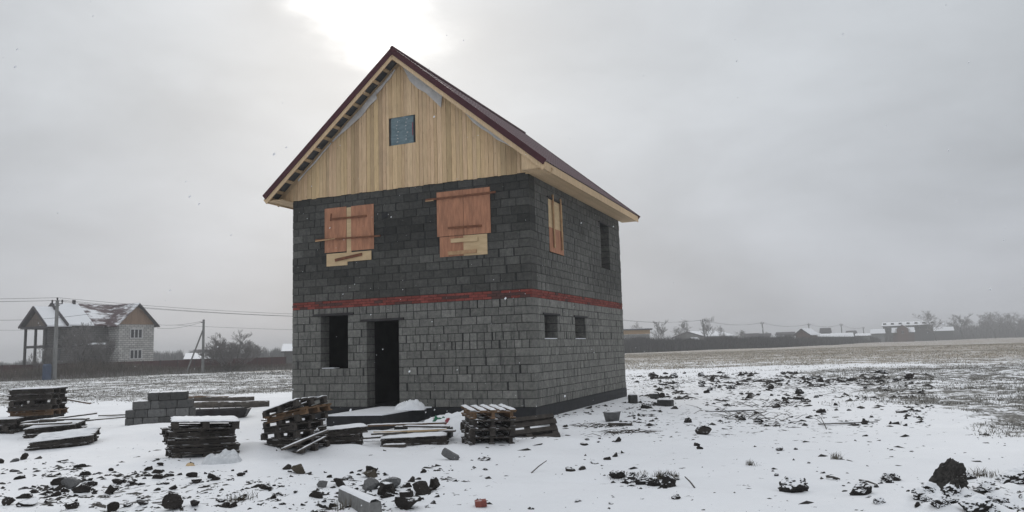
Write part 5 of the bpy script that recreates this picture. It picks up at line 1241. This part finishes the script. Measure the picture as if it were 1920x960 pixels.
# ------------------------------------------------------------------ trees
def tree_meshes(seed, h, spread, levels=3, stems=1, twig=.012, trunk_r=.13, base=.25, dens=1.0, fan=.5, upc=.25):
    rr = random.Random(seed); tr = MB(); cr = MB()
    def seg(mb, p, q, r0, r1):
        d = (q-p).normalized(); a = d.cross(Vector((.3, .9, .2))).normalized(); b = d.cross(a)
        vs = [p+(a*math.cos(t)+b*math.sin(t))*r0 for t in (0, 2.09, 4.19)]+[q+(a*math.cos(t)+b*math.sin(t))*r1 for t in (0, 2.09, 4.19)]
        mb.add(vs, [(0,1,4,3),(1,2,5,4),(2,0,3,5)])
    def grow(p, d, ln, r, lev):
        n = (9, 7, 6, 4, 3)[lev]; q = p
        for i in range(n):
            t = (i+1)/n; k = .10 if lev == 0 else .20
            d = (d+Vector((rr.gauss(0, k), rr.gauss(0, k), rr.gauss(0, k*.5)+(0 if lev == 0 else .06)))).normalized(); q2 = q+d*ln/n
            ra, rb = max(twig, r*(1-.85*i/n)), max(twig*.7, r*(1-.85*t)); seg(tr if lev == 0 else cr, q, q2, ra, rb)
            if lev < levels and t > (base if lev == 0 else .18):
                for _ in range(2 if rr.random() < (.75 if lev < 2 else .55)*dens else 1):
                    a = rr.uniform(0, 2*math.pi); s_ = Vector((math.cos(a), math.sin(a), upc)); nd_ = (d*(1-spread)+s_*spread).normalized()
                    grow(q2, nd_, ln*rr.uniform(.38, .58)*(1.15-.6*t if lev == 0 else 1.1-.45*t), max(twig, ra*.5), lev+1)
            q = q2
    for s in range(stems):
        a = 2*math.pi*(s+rr.random()*.7)/stems; f = fan*rr.uniform(.5, 1.1)*(stems > 1); d = Vector((math.cos(a)*f, math.sin(a)*f, 1)).normalized()
        grow(Vector((math.cos(a)*.15*(stems > 1), math.sin(a)*.15*(stems > 1), -.1)), d, h*rr.uniform(.78, 1.0), trunk_r, 0)
    zs = max(v[2] for v in cr.v); k = h/zs
    for mb in (tr, cr): mb.v = [(x*k, y*k, z*k) for x, y, z in mb.v]
    xs = sorted(v[0] for v in cr.v); n = len(xs)
    return tr.mesh('trunk', 'bark'), cr.mesh('crown', 'twig_frost'), (xs[int(n*.985)]-xs[int(n*.015)])
TP = [tree_meshes(1, 8, .62, 3, 1, .016, base=.2), tree_meshes(2, 8, .5, 3, 1, .016, base=.3), tree_meshes(3, 8, .68, 3, 1, .016, base=.3, upc=.4), tree_meshes(14, 8, .6, 3, 2, .016, base=.3, fan=.3)]
def tree(px, dist, pytop, wpx, label, v, group=None, mats=None):
    p = dirpt(px, dist); h = zat(px, pytop, dist)-p.z; t, c, w = TP[v]
    o = empty('bare_tree', p, random.uniform(-.5, .5), label, 'tree', group); s = h/8; sx = (wpx/FPX*dist)/w
    o.scale = (sx, sx, s); link(t, 'trunk', o); link(c, 'crown', o); return o
# the multi-stem bush by the braced pole
tm, cm, cw = tree_meshes(23, 4.9, .5, 3, 12, .011, trunk_r=.06, base=.3, dens=1.1, fan=1.15)
p = dirpt(432, 91); o = empty('bare_bush', p, .4, 'broad many-stemmed bare bush right of the braced pole', 'bush'); sx = (104/FPX*91)/cw; o.scale = (sx, sx, 1.0); link(tm, 'trunk', o); link(cm, 'crown', o)
tm2, cm2, cw2 = tree_meshes(31, 4.2, .55, 4, 5, .009, trunk_r=.05, base=.2, dens=.3, fan=.9)
for (px, d, top, w, lb) in ((150, 84, 600, 80, 'dark bare bush in front of the middle of the left house'), (196, 85, 628, 60, 'bare arching bush before the balcony of the left house'), (90, 83, 645, 44, 'small bare bush at the foot of the left porch columns')):
    p = dirpt(px, d); o = empty('bare_bush', p, px, lb, 'bush'); o.scale = ((w/FPX*d)/cw2, (w/FPX*d)/cw2, (zat(px, top, d)-p.z)/4.2); link(tm2, 'trunk', o); link(cm2, 'crown', o)
for (px, d, top, w, lb, v) in ((1184, 215, 603, 30, 'bare tree just right of the house wall, above the flat-roofed house', 0), (1207, 225, 612, 16, 'small bare crown behind the roof of the flat-roofed house', 2), (1237, 212, 600, 26, 'tall bare tree between the flat-roofed house and the barn', 1), (1272, 218, 600, 30, 'forked bare tree at the left end of the barn', 3), (1329, 214, 594, 24, 'slender bare tree beside the nearest right utility pole', 1), (1356, 222, 610, 18, 'small bare tree above the middle of the barn roof', 2),
    (1757, 330, 582, 42, 'rounded bare tree standing alone above the long building', 2), (1790, 380, 590, 26, 'misty bare tree at the left end of the far right grove', 0), (1806, 370, 588, 30, 'misty bare tree second in the far right grove', 1), (1828, 380, 595, 28, 'lower misty bare tree third in the far right grove', 2), (1850, 375, 588, 30, 'misty bare tree fourth in the far right grove', 3), (1868, 370, 585, 34, 'tall misty bare tree in the middle of the far right grove', 2), (1888, 375, 582, 40, 'tallest dense bare tree of the far right grove', 0), (1908, 370, 586, 36, 'misty bare tree near the right frame edge', 2), (1926, 380, 584, 40, 'misty bare tree cut by the right frame edge', 0), (1400, 240, 618, 24, 'faint low bare tree left of the pale grey-roofed house', 2), (1445, 290, 622, 20, 'faint low bare tree behind the outbuilding', 2), (1383, 245, 621, 22, 'faint shrubby tree at the right end of the barn', 3)):
    tree(px, d, top, w, lb, v)
# far-off woods that read as one mass
def woods(name, px0, px1, dist, top0, n, label, colr=(.10, .10, .10), w=.25, jag=.35):
    px = rng.uniform(px0, px1, n); d = dist+rng.uniform(0, 25, n); x = (px-960)/FPX*d; hmax = (zat((px0+px1)/2, top0, dist))
    hh = hmax*(1-jag+2*jag*fbm(px/12., px*0+3, 21, 3))*(.6+.4*rng.rand(n)); P = np.stack([x, d, x*0-.5], -1)
    c = np.array([colr])*(.7+.6*rng.rand(n, 1)); blades(name, P, np.maximum(hh, .6), np.full(n, w), 'brush', c, label, 'woods', 'stuff', lean=.18)
woods('distant_wood', -80, 90, 210, 672, 1600, 'misty far shrubs behind the porch columns of the left house')
woods('distant_wood', 286, 560, 230, 650, 4200, 'misty far wood behind the maroon fence on the left')
woods('distant_wood', 1770, 1990, 400, 598, 5000, 'misty undergrowth filling the far right grove', (.11, .10, .10), .22)
woods('distant_wood', 1380, 1780, 360, 622, 3500, 'misty scrub between the far cottages', (.12, .11, .11), .22)
# dark hedge of brush along the right field
h0 = dirpt(1100, 168); hm_ = dirpt(1490, 212); h1 = dirpt(1660, 330); h2 = dirpt(1990, 440)
HC_ = [(.034, .031, .028), (.055, .050, .045), (.026, .024, .023)]
band('brush_belt', (h0.x, h0.y+4), (hm_.x, hm_.y+4), 12, 30000, 2.6, 3.9, .08, HC_, 'dark belt of dry brush along the far edge of the right field')
band('brush_belt', (hm_.x, hm_.y+4), (h1.x, h1.y+6), 14, 20000, 1.9, 3.1, .10, HC_, 'narrowing dark belt of brush in front of the far cottages')
band('brush_belt', (h1.x, h1.y+6), (h2.x, h2.y+6), 14, 12000, 1.2, 2.8, .12, [(.10, .09, .08), (.08, .075, .07)], 'paler thin brush continuing to the right frame edge')
# right-hand pole line
tops = []
for k, (px, d, pyt, lb) in enumerate(((1323, 208, 600, 'nearest utility pole of the right line, beside the slender tree'), (1434, 240, 605, 'second utility pole of the right line, left of the brick house'), (1520, 268, 608, 'third utility pole of the right line, in front of the brick house roof'), (1581, 292, 609, 'fourth utility pole of the right line, right of the brick house'), (1622, 330, 614, 'farthest small utility pole near the long building'))):
    r, t = pole(px, d, zat(px, pyt, d), lb, w=.36, lean=-.05 if k < 2 else -.02, group=None); tops.append(t)
prev = Vector((dirpt(1120, 180, 0).x, 180, 8.6))
for k, t in enumerate(tops):
    for dx in (-.4, .4): wire(prev+Vector((dx, 0, 0)), t+Vector((dx, 0, 0)), 1.0, ('left' if dx < 0 else 'right')+' wire of the right pole line, span %s' % ['left of the nearest pole', 'from the nearest to the second pole', 'from the second to the third pole', 'from the third to the fourth pole', 'from the fourth to the farthest pole'][k], 'wires of the right pole line %d' % k if False else 'wires of the right pole line '+['one', 'two', 'three', 'four', 'five'][k], r=.022)
    prev = t

# ------------------------------------------------------------------ falling snow
def snowfall():
    n = 1500; d = 2.0+20*rng.rand(n)**.8; px = rng.uniform(-150, 2070, n); py = rng.uniform(-80, 1000, n)
    V = []; F = []
    for i in range(n):
        r = ray(px[i], py[i]); p = CAMP+r*d[i]
        if p[2] < Hs(p[0], p[1])+.05: continue
        s = rng.uniform(.0022, .0045); k = len(V)
        for a in ((1, 0, 0), (-1, 0, 0), (0, 1, 0), (0, -1, 0), (.4, .3, 1.3), (-.4, -.3, -1.3)): V.append(p+np.array(a)*s)
        F += [(k+4, k, k+2), (k+4, k+2, k+1), (k+4, k+1, k+3), (k+4, k+3, k), (k+5, k+2, k), (k+5, k+1, k+2), (k+5, k+3, k+1), (k+5, k, k+3)]
    o = link(npmesh('falling_snow', V, F, 'snow')); tag(o, 'fine snowflakes drifting through the air before the house', 'snowfall', kind='stuff')
snowfall()

# ------------------------------------------------------------------ haze
m = MB(); m.box((-900, -60, -8), (900, 900, 14))
hm = bpy.data.materials.new('haze'); hm.use_nodes = True; t_ = hm.node_tree; t_.nodes.clear()
ho = nd(t_, 'ShaderNodeOutputMaterial'); pv = nd(t_, 'ShaderNodeVolumePrincipled'); pv.inputs['Color'].default_value = (.985, .99, 1, 1); pv.inputs['Density'].default_value = .0014; pv.inputs['Anisotropy'].default_value = 0
t_.links.new(pv.outputs[0], ho.inputs['Volume'])
hz = m.build('haze', hm, None); tag(hz, kind='stuff')
